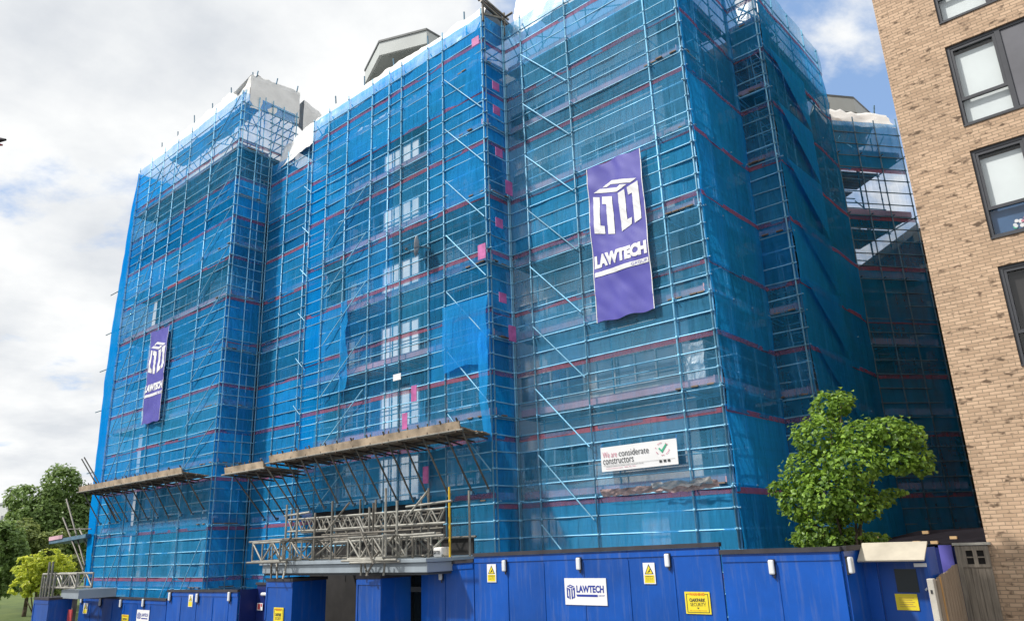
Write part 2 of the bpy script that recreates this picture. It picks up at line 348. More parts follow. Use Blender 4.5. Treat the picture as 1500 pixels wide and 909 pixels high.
def window(o, ux, n, s, z, w, h, cols, m='glass', tr=.33, fm='white_frame', t=.06):
    o, ux, n = V(o), V(ux), V(n); up_ = V((0,0,1)); mb = MB()
    if m == 'glass' and random.random() < .55: m = 'glass_sky'
    c0 = o+ux*s+up_*z
    def bx(x0, x1, z0, z1, d0, d1): mb.obox(c0+ux*((x0+x1)/2)+up_*((z0+z1)/2)+n*((d0+d1)/2), ux*((x1-x0)/2), n*((d1-d0)/2), up_*((z1-z0)/2))
    bx(0, w, 0, t, .003, .07); bx(0, w, h-t, h, .003, .07); bx(0, t, t, h-t, .003, .07); bx(w-t, w, t, h-t, .003, .07)
    for i in range(1, cols): x = w*i/cols; bx(x-t*.4, x+t*.4, t, h-t, .003, .065)
    if tr: bx(t, w-t, h*(1-tr)-.02, h*(1-tr)+.02, .003, .06)
    f = mb.build('window', fm, GB)
    MB().face([c0+ux*t+up_*t+n*.02, c0+ux*(w-t)+up_*t+n*.02, c0+ux*(w-t)+up_*(h-t)+n*.02, c0+ux*t+up_*(h-t)+n*.02]).build('pane', m, f)
    return f
def band(o, ux, n, s0, s1, z0, z1, m='render_pale', d=.05):
    o, ux, n = V(o), V(ux), V(n)
    MB().obox(o+ux*((s0+s1)/2)+V((0,0,(z0+z1)/2))+n*(d/2+.003), ux*((s1-s0)/2), n*(d/2), V((0,0,(z1-z0)/2))).build('spandrel_band', m, GB)
X_, Y_, nF, nR = V((1,0,0)), V((0,1,0)), V((0,-1,0)), V((1,0,0))
MB().box((-16.745, 19.10, 1.0), (-9.86, 19.145, 19.6)).build('wall', 'render_pale', GB)
for i, z in enumerate(FLOORS+[zk(-2)]):
    top = i == 6
    # left block
    for s in (1.0, 3.6, 6.2):
        if not top or True: window((-41.2, 17.3, 0), X_, nF, s, z+.75, 1.9 if s != 6.2 else 2.2, 1.3, 2 if s != 3.6 else 3, tr=.3)
    band((-41.2, 17.3, 0), X_, nF, .3, 8.8, z+.12, z+.5)
    window((-32.15, 17.3, 0), Y_, nR, .35, z+.7, 1.0, 1.3, 2)
    # recess
    window((-32, 18.98, 0), X_, nF, 1.2, z+.75, 1.6, 1.25, 2); window((-32, 18.98, 0), X_, nF, 3.9, z+.75, 1.8, 1.25, 2)
    band((-32, 18.98, 0), X_, nF, .6, 6.3, z+.15, z+.5)
    if top: continue
    # middle with the stair windows
    window((-25.4, 18.05, 0), X_, nF, 3.1, z+.3, 1.05, 1.7, 2, 'stair_pane_glow', .45); window((-25.4, 18.05, 0), X_, nF, 4.25, z+.3, 1.05, 1.7, 2, 'stair_pane_glow', .45)
    window((-25.4, 18.05, 0), X_, nF, .9, z+.75, 1.6, 1.2, 2)
    window((-25.4, 18.05, 0), X_, nF, 6.7, z+.75, 1.5, 1.2, 2)
    band((-25.4, 18.05, 0), X_, nF, .5, 3.3, z+.1, z+.55)
    # right part, long window strips between pale bands
    window((-16.75, 19.095, 0), X_, nF, .5, z+.72, 2.7, 1.0, 4, tr=0); window((-16.75, 19.095, 0), X_, nF, 3.6, z+.72, 2.9, 1.0, 4, tr=0)
    # right returns
    window((-9.85, 19.15, 0), Y_, nR, .7, z+.75, 1.6, 1.1, 2)
    window((-8.75, 22.75, 0), Y_, nR, 1.5, z+.75, 1.5, 1.1, 2)
    band((-9.85, 22.75, 0), X_, nF, .15, 1.0, z+.15, z+.6)
# ground floor, pale piers
for s in (1.1, 2.3, 4.6, 5.2, 7.4): band((-41.2, 17.3, 0), X_, nF, s, s+.45, -1.6, 3.6)
# projecting flat roof ends above the sheeting
def roof_slab(zt, pix, depth, back, lipz=.06):
    pts = [at(x, y, 'Z', zt) for x, y in pix]
    poly = [(p.x, p.y) for p in pts]+back
    a = sum(poly[i][0]*poly[(i+1)%len(poly)][1]-poly[(i+1)%len(poly)][0]*poly[i][1] for i in range(len(poly)))
    if a < 0: poly = poly[::-1]
    r = MB().prism(poly, zt-depth, zt-lipz).build('roof_overhang', 'fascia', GB)
    cx = sum(p[0] for p in poly)/len(poly); cy = sum(p[1] for p in poly)/len(poly)
    big = [(cx+(x-cx)*1.012, cy+(y-cy)*1.012) for x, y in poly]; sm = [(cx+(x-cx)*.97, cy+(y-cy)*.97) for x, y in poly]
    MB().prism(big, zt-lipz+.002, zt+.04).build('roof_edge_trim', 'fascia_trim', r)
    MB().prism(sm, zt-depth-.05, zt-depth-.003).build('soffit', 'soffit', r)
    wl = [(cx+(x-cx)*.72, cy+(y-cy)*.72) for x, y in poly]
    MB().prism(wl, 19.6, zt-depth-.06).build('gable_wall', 'grey_panel', GB)
roof_slab(25.2, [(535, 103), (556, 61), (625, 43), (644, 54)], .75, [(-20.5, 29), (-27, 29)])
roof_slab(21.3, [(1195, 138), (1250, 143)], .75, [(-7.4, 34.5), (-10.5, 34.5)])

# ------------------------------------------------------------------ scaffolds
def sheet(sc, P, z0, z1, s0, s1, m, amp=.05, k=0, off=.075, nx=None, tape=True, sag=.05, name='netting_sheet', edge=None):
    nx = nx or max(4, int((s1-s0)/.3)); ny = 9; rows = []
    def pt(s, z, extra=0):
        t = (z-z0)/(z1-z0)
        q = P(s, 0, z); d = amp*(nz(q, .75, k)+.6*nz(q, 2.1, k+3))+amp*.8*math.sin(math.pi*t)*(.5+.5*nz((q[0], q[1], k), .5))
        dz = -sag*(1-t)*(.5+.9*abs(math.sin(s*1.5+k))*(.5+.5*nz(q, .4, k)))
        return P(s, -(off+d+extra), z+dz)
    for j in range(ny): rows.append([pt(s0+(s1-s0)*i/nx, z0+(z1-z0)*j/(ny-1)) for i in range(nx+1)])
    o = MB().grid(rows).build(name, m, sc, smooth=True)
    if tape:
        ta, tb = z1-.18+.02*nz((k, z1, 0), 2), z1-.04
        MB().grid([[pt(s0+(s1-s0)*i/nx, z, .012) for i in range(nx+1)] for z in (ta, tb)]).build('edge_tape', 'red_tape', o, smooth=True)
    return o
def scaffold(label, p0, p1, inn, stds, zb, zt, depth=1.15, decks=None, rows=None, mats=None, braces=(), net=True, net_s=None, skip=(), lev=.5, tube='tube', topl=True, outside=False, group='scaffold runs around the block', deckw=True):
    a, b = V((*p0, 0)), V((*p1, 0)); L = (b-a).length; d = (b-a)/L; n = V((*inn, 0)).normalized()
    sc = thing('scaffold', label, 'scaffold', (a.x, a.y, gz(a.x)), group)
    P = lambda s, o, z: a+d*s+n*o+V((0, 0, z))
    r = .0225
    z0 = zb
    hgt = zt-z0
    # standards carry a collar at every lift
    def std(s, o):
        mb = MB(); q = P(s, o, 0); j = random.uniform(-.02, .02)
        mb.tube((q.x, q.y, z0), (q.x+j*.3, q.y, zt+random.uniform(.02, .25)), r*1.08, 8)
        z = zk(44)
        while z < zt:
            if z > z0+.1: mb.tube((q.x, q.y, z-.05), (q.x, q.y, z+.03), r*1.4, 8)
            z += .5
        mb.build('standard', tube, sc, smooth=True)
    for s in stds: std(s, 0)
    for s in stds[::1]: std(min(L-.04, max(.04, s+.12)), depth)
    levels = []
    z = zk(44)
    while z < zt-.1:
        if z > z0+.15: levels.append(z)
        z += lev
    decks = [z for z in (decks if decks is not None else [zk(k) for k in range(38, -30, -5)]) if z0+.3 < z < zt-.6]
    segs = [(0, L)]
    for z in levels:
        if any(lo < z < hi for lo, hi in skip): continue
        w = random.uniform(-.015, .015); e1, e2 = random.uniform(.06, .22), random.uniform(.06, .22)
        if random.random() < .06 and L > 4:
            c = random.uniform(.3, .7)*L; bar('ledger', P(-e1, .05, z), P(c, .05, z+w), r, tube, sc)
        else: bar('ledger', P(-e1*.6, .05, z+w), P(L+e2*.6, .05, z-w), r, tube, sc)
    for z in decks:
        bar('ledger', P(0, depth-.05, z-.03), P(L, depth-.05, z-.03), r, tube, sc)
        bar('ledger', P(0, depth-.05, z+1.0), P(L, depth-.05, z+1.0), r, tube, sc)
        for s in stds: bar('transom', P(s+.06, -.1, z+.05), P(s+.06, depth+.12, z+.05), r, tube, sc)
        if deckw:
            mb = MB()
            for i in range(5):
                o = .20+i*.225; ll, rr = random.uniform(-.1, .1), random.uniform(-.1, .1)
                mb.obox(P((L+rr+ll)/2, o+.1, z+.1), d*((L+rr-ll)/2), n*.098, V((0,0,.019)))
            mb.build('deck', 'deck', sc)
            mb = MB(); mb.obox(P(L/2, .20, z+.22), d*(L/2-.02), n*.016, V((0,0,.105))); mb.build('toe_board', 'toe', sc)
    for s0, za, s1, zb_ in braces: bar('brace', P(s0, -.09, za), P(s1, -.09, zb_), r*.95, 'tube', sc)
    if topl:                                   # lattice bracing of the roof support along the top lift
        for i in range(len(stds)-1):
            bar('brace', P(stds[i], depth*.5, zt-1.6), P(stds[i+1], depth*.5, zt-.1), r, 'tube', sc)
            bar('brace', P(stds[i], .15, zt-.2), P(stds[i], depth, zt-1.3), r, 'tube', sc)
            bar('brace', P(stds[i+1], depth*.85, zt-1.5), P(stds[i], depth*.85, zt-.3), r, 'tube', sc)
    if net:
        edges = rows
        for i in range(len(edges)-1):
            hi, lo = edges[i], edges[i+1]
            ss = net_s(i, hi, lo) if net_s else [(0, L, None)]
            for (s0, s1, mm) in ss:
                sheet(sc, P, lo-.09, hi+.02, s0-.06 if s0 == 0 else s0, s1+.06 if s1 == L else s1, mm or mats[i % len(mats)], k=i*1.7+a.x, off=(.06 if outside else -.075)+.014*(i % 2), tape=(i > 0))
    return sc, P, L
ROW = [20.95, 19.93, 17.93, 15.93, 13.93, 11.93, 9.93, 7.93, 5.93, 3.93]
def rows_to(zb): return ROW+[1.93, zb] if zb < 1.5 else ROW+[zb]

# left block front (its end is at X -42.24, it stands 3.6 m taller)
z0 = -1.9
def dz_std(x): return x
Y1 = 15.92
st1 = [0, 3.25, 6.3, 8.75, 11.5]
st1 = [.05, 1.6, 3.2, 4.8, 6.35, 8.85, 11.5]
br = []
for i in range(10):
    z = 4.3+i*2.0
    if i not in (0,): br.append((8.85, z, 11.45, z+1.95))
for i in range(7):
    z = 5.0+i*2.7; br.append((.6, z-1.4, 3.3, z+2.2))
br.append((6.4, -1.0, 8.9, 2.4)); br.append((8.9, .2, 11.2, 3.4)); br.append((1.4, .4, 3.4, 3.4))
s1r = [24.5, 22.8, 21.93]+ROW[1:]+[1.93, -.4]
s1r = [24.5, 21.93, 19.93, 17.93, 15.93, 13.93, 11.93, 9.93, 7.93, 5.93, 3.93, 1.93, -.9]
def n1(i, hi, lo):
    if i == 0: return [(0, 11.55, 'net_sparse')]
    if abs(hi-5.93) < .1: return [(0, 11.55, 'net_thin')]
    if abs(hi-19.93) < .1: return [(0, 11.55, 'net_double')]
    return [(0, 11.55, None)]
sc1, P1, L1 = scaffold('tallest scaffold at the far left end, behind the slim purple banner', (-42.24, Y1), (-30.7, Y1), (0, 1), st1, -2.0, 24.5, 1.25, rows=s1r, mats=['net_mid', 'net_thin', 'net_mid'], net_s=n1, braces=br)
# bulging wrap round its far end
EDGE = [(24.5, .1), (22.25, .75), (20.74, .9), (16.5, 1.35), (15.5, 1.45), (13.7, 1.45), (12, 1.6), (10.5, 1.45), (8.2, 1.42), (4.8, 1.3), (1.3, .85), (-1, .5)]
def bulge(z):
    for (za, ba), (zb, bb) in zip(EDGE, EDGE[1:]):
        if z >= zb: return ba+(bb-ba)*(za-z)/(za-zb)
    return .5
rows = []
for j in range(64):
    z = 24.3-j*.37; bl_ = bulge(z)
    rows.append([(-42.2-bl_*f_*(1+.07*nz((f_, z, 0), 1.1))-.05*nz((u*4, z, 1), 1.3), 15.84+u, z) for u, f_ in ((0, 0), (.02, .25), (.05, .5), (.08, .75), (.12, .93), (.2, 1.0), (.45, .98), (.8, .95), (1.4, .9), (2.2, .85))])
MB().grid(rows).build('netting_wrap', 'net_double', sc1, smooth=True)
for z in (17.3, 14.9, 12.8, 10.5, 7.2):
    bar('transom', (-42.0, 16.0, z), (-44.4-random.random()*.25, 16.0, z+.02), .026, 'tube_dark', sc1)
# its right return
def n1r(i, hi, lo):
    if i == 0: return [(0, 2.9, 'net_sparse')]
    if i == 1: return [(0, 2.9, 'net_thin')]
    return [(0, 1.66, None)]
scr, Pr, Lr = scaffold('narrow shaded scaffold return right of the tallest left scaffold', (-30.66, 15.98), (-30.66, 17.6), (-1, 0), [.06, .82, 1.58], -1.6, 24.5, 1.15, rows=s1r, mats=['net_shade', 'net_shade', 'net_dense'], net_s=n1r, outside=False)
for q in (2.2, 2.95):
    bar('standard', Pr(q, 0, 20.6), Pr(q, 0, 24.6), .03, 'tube', scr)
for z in (20.93, 21.4, 21.9, 22.4, 22.93, 23.4, 23.9, 24.4):
    bar('ledger', Pr(1.5, .05, z), Pr(3.1, .05, z), .028, 'tube', scr)
    bar('transom', Pr(2.2, 0, z), Pr(2.2, 1.3, z), .026, 'tube', scr); bar('transom', Pr(2.95, 0, z), Pr(2.95, 1.3, z), .026, 'tube', scr)
for s, q in ((1.6, 2.2), (2.2, 2.95)): bar('brace', Pr(s, .2, 21.0), Pr(q, .2, 24.3), .027, 'tube', scr)
MB().obox(Pr(2.3, .6, 21.0), V((.55, 0, 0)), V((0, .75, 0)), V((0, 0, .02))).build('deck', 'deck', scr)

# recessed middle left
st2a = [.1, 1.55, 3.3, 5.15]
ra = rows_to(-.4)
sc2a, P2a, L2a = scaffold('recessed scaffold run squeezed between tall left block and middle run', (-30.6, 17.6), (-25.45, 17.6), (0, 1), st2a, -1.5, 20.95, 1.1, rows=ra, mats=['net_mid', 'net_mid', 'net_dense', 'net_mid'], braces=[(3.2, 18.7-2.02*i, 3.95, 18.05-2.02*i) for i in range(7)])
# middle run: the entrance is under it, so its net stops at the first lift left of the yellow pole
st2 = [.02, 1.15, 2.5, 4.1, 5.15, 5.9, 7.4, 8.2, 10.2]
br = []
for i in range(8):
    z = 19.0-i*2.04
    if i < 7: br.append((8.4, z, 10.2, z-1.92))
    if 0 < i < 7: br.append((4.03, z-.55, 1.4, z-2.5))
def n2(i, hi, lo):
    if hi < 3.0: return [(8.35, 10.26, 'net_mid')]
    if hi < 4.5: return [(8.35, 10.26, 'net_thin')]
    if abs(hi-5.93) < .1: return [(0, 10.26, 'net_thin')]
    if hi > 19: return [(0, 10.26, 'net_mid')]
    return [(0, .95, 'net_double'), (.95, 2.6, None), (2.6, 5.4, 'net_sparse'), (5.4, 7.35, 'net_thin'), (7.35, 10.26, None)]
r2 = ROW[:-1]+[4.3, 1.93, .3]
sc2, P2, L2 = scaffold('broad middle scaffold above the entrance with white stair windows behind', (-25.58, 16.67), (-15.34, 16.67), (0, 1), st2, 2.2, 20.95, 1.1, decks=[zk(k) for k in (23, 18, 13, 8, 3, -2)], rows=ROW[:9]+[4.25, 1.93, .2], mats=['net_mid', 'net_thin', 'net_mid'], net_s=n2, braces=br)
def patch(sc, P, s0, s1, za, zb, k, m='net_double', amp=.12, off=.12):
    return sheet(sc, P, za, zb, s0, s1, m, amp=amp, k=k, off=off, tape=False, sag=.25, name='netting_patch')
patch(sc2, P2, 8.25, 10.24, 8.35, 10.3, 5, 'net_mid', .16, .1); patch(sc2, P2, 2.5, 2.95, 8.6, 11.9, 8, 'net_mid', .2, .08)
patch(sc2, P2, 9.9, 10.28, 5.9, 9.2, 4, 'net_mid', .18)
# step between middle and right runs
def nst(i, hi, lo):
    if 5.5 < lo < 7: return [(0, 1.1, 'net_double')]
    return [(0, 1.1, None)]
scd, Pd, Ld = scaffold('very narrow scaffold step carrying pink boards at middle corner', (-15.32, 16.72), (-15.32, 17.76), (-1, 0), [.05, 1.0], .2, 20.95, 1.0, rows=rows_to(.2), mats=['net_shade', 'net_shade', 'net_mid'], net_s=nst)
# right run with the big banner
X3 = -15.3
st3 = [.02, .8, 2.78, 5.77, 6.86]
br = []
for i in range(9):
    z = 19.27-i*2.0; br.append((.86, z, 2.74, z-1.95))
def n3(i, hi, lo):
    return [(0, 6.86, None)]
sc3, P3, L3 = scaffold('right-hand front scaffold holding the big purple banner', (X3, 17.76), (-8.44, 17.76), (0, 1), st3, .1, 20.95, 1.15, rows=rows_to(.2), mats=['net_pale', 'net_pale', 'net_pale', 'net_pale', 'net_thin'], net_s=n3, braces=br)
# right side faces
scf, Pf, Lf = scaffold('shaded scaffold side just right of the main corner', (-8.42, 17.82), (-8.42, 21.36), (-1, 0), [.05, 1.1, 2.3, 3.5], .1, 20.95, 1.15, rows=rows_to(.2), mats=['net_dense', 'net_shade', 'net_dense'], outside=True)
scg, Pg, Lg = scaffold('narrow one-bay scaffold tower with ladders beyond the main corner', (-8.44, 21.37), (-7.4, 21.37), (0, 1), [.04, 1.02], .1, 20.95, 1.1, rows=rows_to(.2), mats=['net_thin', 'net_thin', 'net_sparse'])
def nh(i, hi, lo):
    if i == 0: return [(0, 6.05, 'net_thin')]
    return [(0, 6.05, None)]
sch, Ph, Lh = scaffold('long dark scaffold side receding behind the leafy tree', (-7.37, 21.43), (-7.37, 27.46), (-1, 0), [.05, 1.6, 3.1, 4.6, 5.98], .1, 20.95, 1.1, rows=rows_to(.2), mats=['net_dense', 'net_dense', 'net_dense', 'net_shade'], net_s=nh, outside=True)
# fold of loose net on the long side: a lapped, darker triangle on each lift
for i, z in enumerate((17.9, 15.9, 13.9, 11.9, 9.9, 7.9)):
    MB().face([Ph(.1, -.2, z), Ph(2.9, -.26, z-.02), Ph(3.0, -.24, z-1.95)]).build('netting_patch', 'net_dense', sch)
# angled far wing, thin net, sky showing through
wd = V((math.sin(R(37)), math.cos(R(37)), 0)); wn = (-wd.y, wd.x)
we = V((-7.33, 27.5, 0))+wd*2.95
WR = [17.9, 15.9, 13.93, 11.93, 9.93, 7.93, 5.93, 3.93, 1.93, .2]
def nw(i, hi, lo):
    if i == 0: return [(0, 2.95, 'net_mid')]
    return [(0, 2.95, 'net_wing' if hi < 14.5 else 'net_faint')]
scw, Pw, Lw = scaffold('open angled scaffold wing with sky showing through, beside tan brick tower', (-7.33, 27.5), (we.x, we.y), wn, [.05, 1.0, 1.9, 2.9], .1, 17.9, 1.5, rows=WR, mats=['net_faint'], net_s=nw, tube='tube_dark', outside=False)
scv, Pv, Lv = thing('scaffold', 'deeper open scaffold bays behind the angled wing', 'scaffold', (-7.9, 29, 0), 'scaffold runs around the block'), None, None
wnv = V((wn[0], wn[1], 0))
for q in range(4):
    for s in (.1, 1.0, 1.95, 2.9):
        b0 = V((-7.33, 27.5, 0))+wd*s+wnv*(1.5+1.1*q)
        if q: bar('standard', b0, b0+V((0,0,17.5)), .03, 'tube_dark', scv)
    b0 = V((-7.33, 27.5, 0))+wnv*(2.0+1.1*q)
    for k in range(12):
        z = 2.2+k*1.4
        if q in (1, 3) : bar('ledger', b0+V((0,0,z)), b0+wd*2.95+V((0,0,z)), .027, 'tube_dark', scv)
        if q < 3: bar('brace', b0+wd*(2.95 if k % 2 else .1)+V((0,0,z)), b0+wd*(2.95 if k % 2 else .1)+wnv*1.1+V((0,0,z+1.3)), .026, 'tube_dark', scv)
for z in (6.4, 8.9, 11.4, 13.9, 16.4):
    mb = MB()
    for i in range(13):
        o = 1.55+i*.235
        if random.random() < .85: mb.obox(V((-7.33, 27.5, z+.1))+wd*1.35+wnv*o, wd*(1.55), wnv*.105, V((0,0,.019)))
    mb.build('deck', 'deck', scv)

# ------------------------------------------------------------------ white sheeting on the roof edge
def sheeting(label, pts, h, run, k, step=.22, name='roof_sheeting', poles=True, rag=.35):
    mb = MB(); P = [V(p) for p in pts]; col = []
    tot = 0; path = []
    for a, b in zip(P, P[1:]):
        n = max(2, int((b-a).length/step))
        for i in range(n): path.append(a.lerp(b, i/n))
    path.append(P[-1]); rows = []
    ny = 9
    for j in range(ny+5):
        row = []
        for i, p in enumerate(path):
            q = path[min(i+1, len(path)-1)]-path[max(i-1, 0)]; nn = V((-q.y, q.x, 0)).normalized()
            hh = h*(1+rag*.45*nz((i*step, k, 0), .8)-rag*.5*abs(math.sin(i*step*1.5))*(.4+.6*abs(nz((i*step, k, 3), .5)))+rag*.3*nz((i*step, k, 3), 5))
            t = min(1, j/(ny-1)); bk = max(0, j-(ny-1))
            w = V((i*step, j*.17, k))
            d = .05*nz(w, 1.1)+.10*abs(nz(w, 2.3, 2))-.05*abs(nz(w, 5.5, 4))
            row.append(p+nn*(run*t+d+bk*.35)+V((0, 0, hh*t+.05*nz(w, 3, 5)-bk*.06)))
        rows.append(row)
    mb.grid(rows)
    c = sum(P, V())/len(P); t = thing(name, label, 'plastic sheeting', c, 'white sheeting along the roof edge')
    mb.build('plastic_sheet', 'polythene', t, smooth=True)
    if poles:
        L = len(path)
        for i in range(3, L-2, max(5, int(2.1/step))):
            p = path[i]; q = path[min(i+1, L-1)]-p; nn = V((-q.y, q.x, 0)).normalized()
            bar('tie_pole', p+nn*(run+.2)+V((0,0,h*.5)), p+nn*(run+.1)+V((random.uniform(-.1,.1),0,h+.3+random.random()*.25)), .03, 'tube_dark', t)
    return t
sheeting('white sheeting frill along top of tallest left scaffold', [(-42.2, 16.3, 24.2), (-30.8, 16.3, 24.2)], 1.75, .3, 1, rag=.25)
sheeting('white sheeting band above the broad middle scaffold, below the grey roof overhang', [(-25.7, 16.95, 20.6), (-15.6, 16.95, 20.7)], 1.25, .3, 2, rag=.3)
sheeting('white sheeting strip low in the notch between the left and middle scaffolds', [(-30.3, 17.72, 20.62), (-25.7, 17.3, 20.65)], 1.6, .4, 3, poles=False, rag=.2)
sheeting('white sheeting bulging over top of the right front scaffold', [(-15.2, 18.1, 20.6), (-8.9, 18.1, 20.7)], 2.1, .4, 4, rag=.25)
sheeting('white sheeting hummocks on top of the angled far wing', [V((-7.5, 27.5, 17.75)), V((-7.33, 27.6, 17.75))+wd*2.9], 1.0, .45, 5)
tb = sheeting('square white wrapped box on the corner of tallest left scaffold', [(-30.72, 16.3, 23.75), (-30.72, 19.1, 24.05)], 1.95, .03, 6, name='roof_sheeting', poles=False, rag=.10)
MB().grid([[(-30.8-i*.2, 16.32+.08*nz((i, j, 2), .6), 24.2+j*.25-j*i*.022+.06*nz((i, j, 7), .8)) for i in range(12)] for j in range(7)]).build('plastic_sheet', 'polythene', tb)
for y in (16.5, 17.6, 18.8): bar('tie_pole', (-30.6, y, 25.5+.1*(y-16)), (-30.6, y+.05, 25.85+.1*(y-16)), .035, 'tube_dark', tb)
sheeting('small crumpled white wrap hanging in the notch right of the square wrapped box', [(-30.6, 19.3, 23.0), (-30.6, 20.9, 22.6)], 2.5, .05, 7, poles=False, rag=.1)
sheeting('white sheet glimpsed through netting atop the ladder tower', [(-8.4, 22.3, 19.2), (-7.6, 22.3, 19.2)], 1.7, .1, 8, poles=False, rag=.05)
tf = thing('roof_gutter_frame', 'bare steel frame with dark sheet on top of the step corner', 'scaffold frame', (-15.3, 17.2, 21))
for a, b in (((-15.3, 16.7, 20.6), (-15.3, 16.7, 21.75)), ((-15.3, 17.85, 20.6), (-15.3, 17.85, 21.6)), ((-15.3, 16.5, 21.65), (-15.3, 18.1, 21.45)), ((-15.3, 16.6, 21.4), (-15.3, 18.0, 21.2)), ((-15.5, 16.7, 21.6), (-14.9, 16.7, 21.6)), ((-15.5, 17.85, 21.4), (-14.9, 17.85, 21.4)), ((-15.3, 16.7, 20.9), (-15.3, 17.85, 21.35))):
    bar('frame_tube', a, b, .045, 'tube_raw', tf)
MB().obox((-15.4, 17.3, 21.45), V((.02, 0, 0)), V((0, .5, -.07)), V((0, 0, .12))).build('frame_sheet', 'fan_beam', tf)

# ------------------------------------------------------------------ banners and the considerate sign
def banner(label, x, y, w, z0, h, k, name='banner'):
    t = thing(name, label, 'banner', (x, y, z0), 'purple company banners')
    def disp(a, b): 
        q = V((a*1.0, b*.8, k)); e = min(b, h-b)
        return .05*nz(q, 1.1)+.03*nz((a+b*.7, b*.3-a*.6, k), 2.4)+.018*nz((a*1.5+b, b*.5, k), 5)
    fc = Face((x, y, z0), (1, 0, 0), (0, -1, 0), disp)
    nx, ny = 26, 60
    def ed(i): return (0 if 0 < i < nx else 0)
    rows = [[fc.p(w*i/nx, h*j/ny+.03*math.sin(i*.5)*(1 if j in (0, ny) else 0), 0) for i in range(nx+1)] for j in range(ny+1)]
    MB().grid(rows).build('cloth', 'banner', t, smooth=True)
    draped(fc, [[(w*.078+a*w*.85, h*.515+b*h*.348) for a, b in pl] for pl in LOGO], .014, 'emblem', 'print_white', t)
    draped(fc, [textpoly('LAWTECH', .05, h*.333, w-.1, h*.082, .07)], .014, 'lettering', 'print_white', t)
    u = draped(fc, [[(.05, h*.279), (w-.03, h*.279), (w-.03, h*.308), (.05, h*.308)]], .014, 'underline', 'print_white', t)
    draped(fc, [textpoly('GROUP', w*.70, h*.284, w*.26, h*.018, .0)], .018, 'lettering', 'print_purple', u)
    for e in (0, w): 
        mb = MB()
        for j in range(20): mb.face([fc.p(e-.012, h*j/20, .008), fc.p(e+.012, h*j/20, .008), fc.p(e+.012, h*(j+1)/20, .008), fc.p(e-.012, h*(j+1)/20, .008)])
        mb.build('hem', 'print_white', t)
    for e in (.03, w-.03):
        for zz in (0, h*.5, h): bar('tie_cord', fc.p(e, zz, 0), fc.p(e+(.1 if e > 1 else -.1), zz+.05, -.1), .008, 'netting_cord', t)
    return t
banner('large purple banner with white cube emblem, hung high on the right front scaffold', -11.97, 17.635, 1.92, 8.83, 4.97, 1)
banner('slim purple banner seen at a sharp angle on the tall left scaffold', -37.85, 15.77, 1.93, 8.97, 4.65, 5)
t = thing('site_sign', 'white considerate constructors sign tied low on the right front scaffold', 'sign', (-12.1, 17.55, 4.57))
fc = Face((-12.11, 17.55, 4.57), (1, 0, 0), (0, -1, 0), lambda a, b: .012*nz((a, b, 2), 1.5)); w, h = 2.38, .66
MB().grid([[fc.p(w*i/16, h*j/6, 0) for i in range(17)] for j in range(7)]).build('panel', 'print_white', t, smooth=True)
mb = MB(); fc.text('We are', .07, .37, .46, .16, .014, mb, -.004); mb.build('lettering', 'print_pink', t)
mb = MB(); fc.text('considerate', .59, .37, .95, .17, .014, mb, -.004); fc.text('constructors', .07, .19, .98, .15, .014, mb, -.004)
fc.text('Considerate Constructors Scheme monitors standards on this site', .15, .115, 1.2, .03, .014, mb, 0); mb.build('lettering', 'print_dark', t)
mb = MB(); fc.text('www.ccscheme.org.uk   0800 783 1423', .15, .055, .95, .035, .014, mb, .01); mb.build('lettering', 'print_pink', t)
mb = MB(); fc.poly([(1.83, .45), (1.87, .47), (1.93, .41), (2.06, .56), (2.10, .54), (1.935, .33)], .014, mb); mb.build('tick_mark', 'print_green', t)
mb = MB()
for i in range(26):
    a = i/26*2*math.pi
    if random.random() < .2: continue
    cx, cy = 1.95+.2*math.cos(a), .43+.16*math.sin(a); mb.face([fc.p(cx+dx, cy+dy, .014) for dx, dy in ((-.014,-.012),(.014,-.012),(.014,.012),(-.014,.012))])
mb.build('ring_lettering', 'print_pink', t)
mb = MB()
for x in (1.83, 1.96, 2.08): fc.poly([(x, .09), (x+.075, .09), (x+.075, .15), (x, .15)], .014, mb)
mb.build('small_icons', 'print_dark', t)
MB().face([fc.p(.07, .155, .013), fc.p(2.3, .155, .013), fc.p(2.3, .16, .013), fc.p(.07, .16, .013)]).build('rule', 'print_dark', t)
for e in (.02, w-.02): bar('tie_cord', fc.p(e, h-.02, 0), fc.p(e, h+.1, -.08), .008, 'netting_cord', t)

# pink boards in the step corner
pk = [(-15.33, 16.58, 19.55, 'Y'), (-15.3, 16.95, 17.9, 'X'), (-15.3, 16.95, 16.95, 'X'), (-15.3, 17.0, 15.35, 'X'), (-15.3, 17.45, 14.2, 'X'), (-15.3, 16.9, 12.75, 'X'), (-15.42, 16.74, 11.75, 'Y'), (-15.3, 16.95, 10.2, 'X'), (-15.3, 17.35, 9.1, 'X')]
onames = ['topmost', 'second', 'third', 'fourth', 'fifth', 'sixth', 'seventh', 'eighth', 'lowest']
def pink(label, p, ax, h=.45, w=.4):
    h *= .85; w *= .8
    t = thing('pink_board', label, 'board', p, 'pink boards tied in the netting')
    ux, n = (V((0, 1, 0)), V((1, 0, 0))) if ax == 'X' else (V((1, 0, 0)), V((0, -1, 0)))
    MB().obox(V(p)+n*.28, ux*(w/2), n*.008, V((0, 0, h/2))).build('panel', 'pink_board', t)
    bar('tie_cord', V(p)+n*.28+V((0,0,h/2)), V(p)+V((0,0,h/2+.12)), .01, 'netting_cord', t)
for (x, y, z, ax), nm in zip(pk, onames):
    pink(f'{nm} pink board counting down the step corner between front scaffolds', (x, y, z), ax, .6 if nm in ('fifth', 'lowest', 'seventh') else .38, .42)
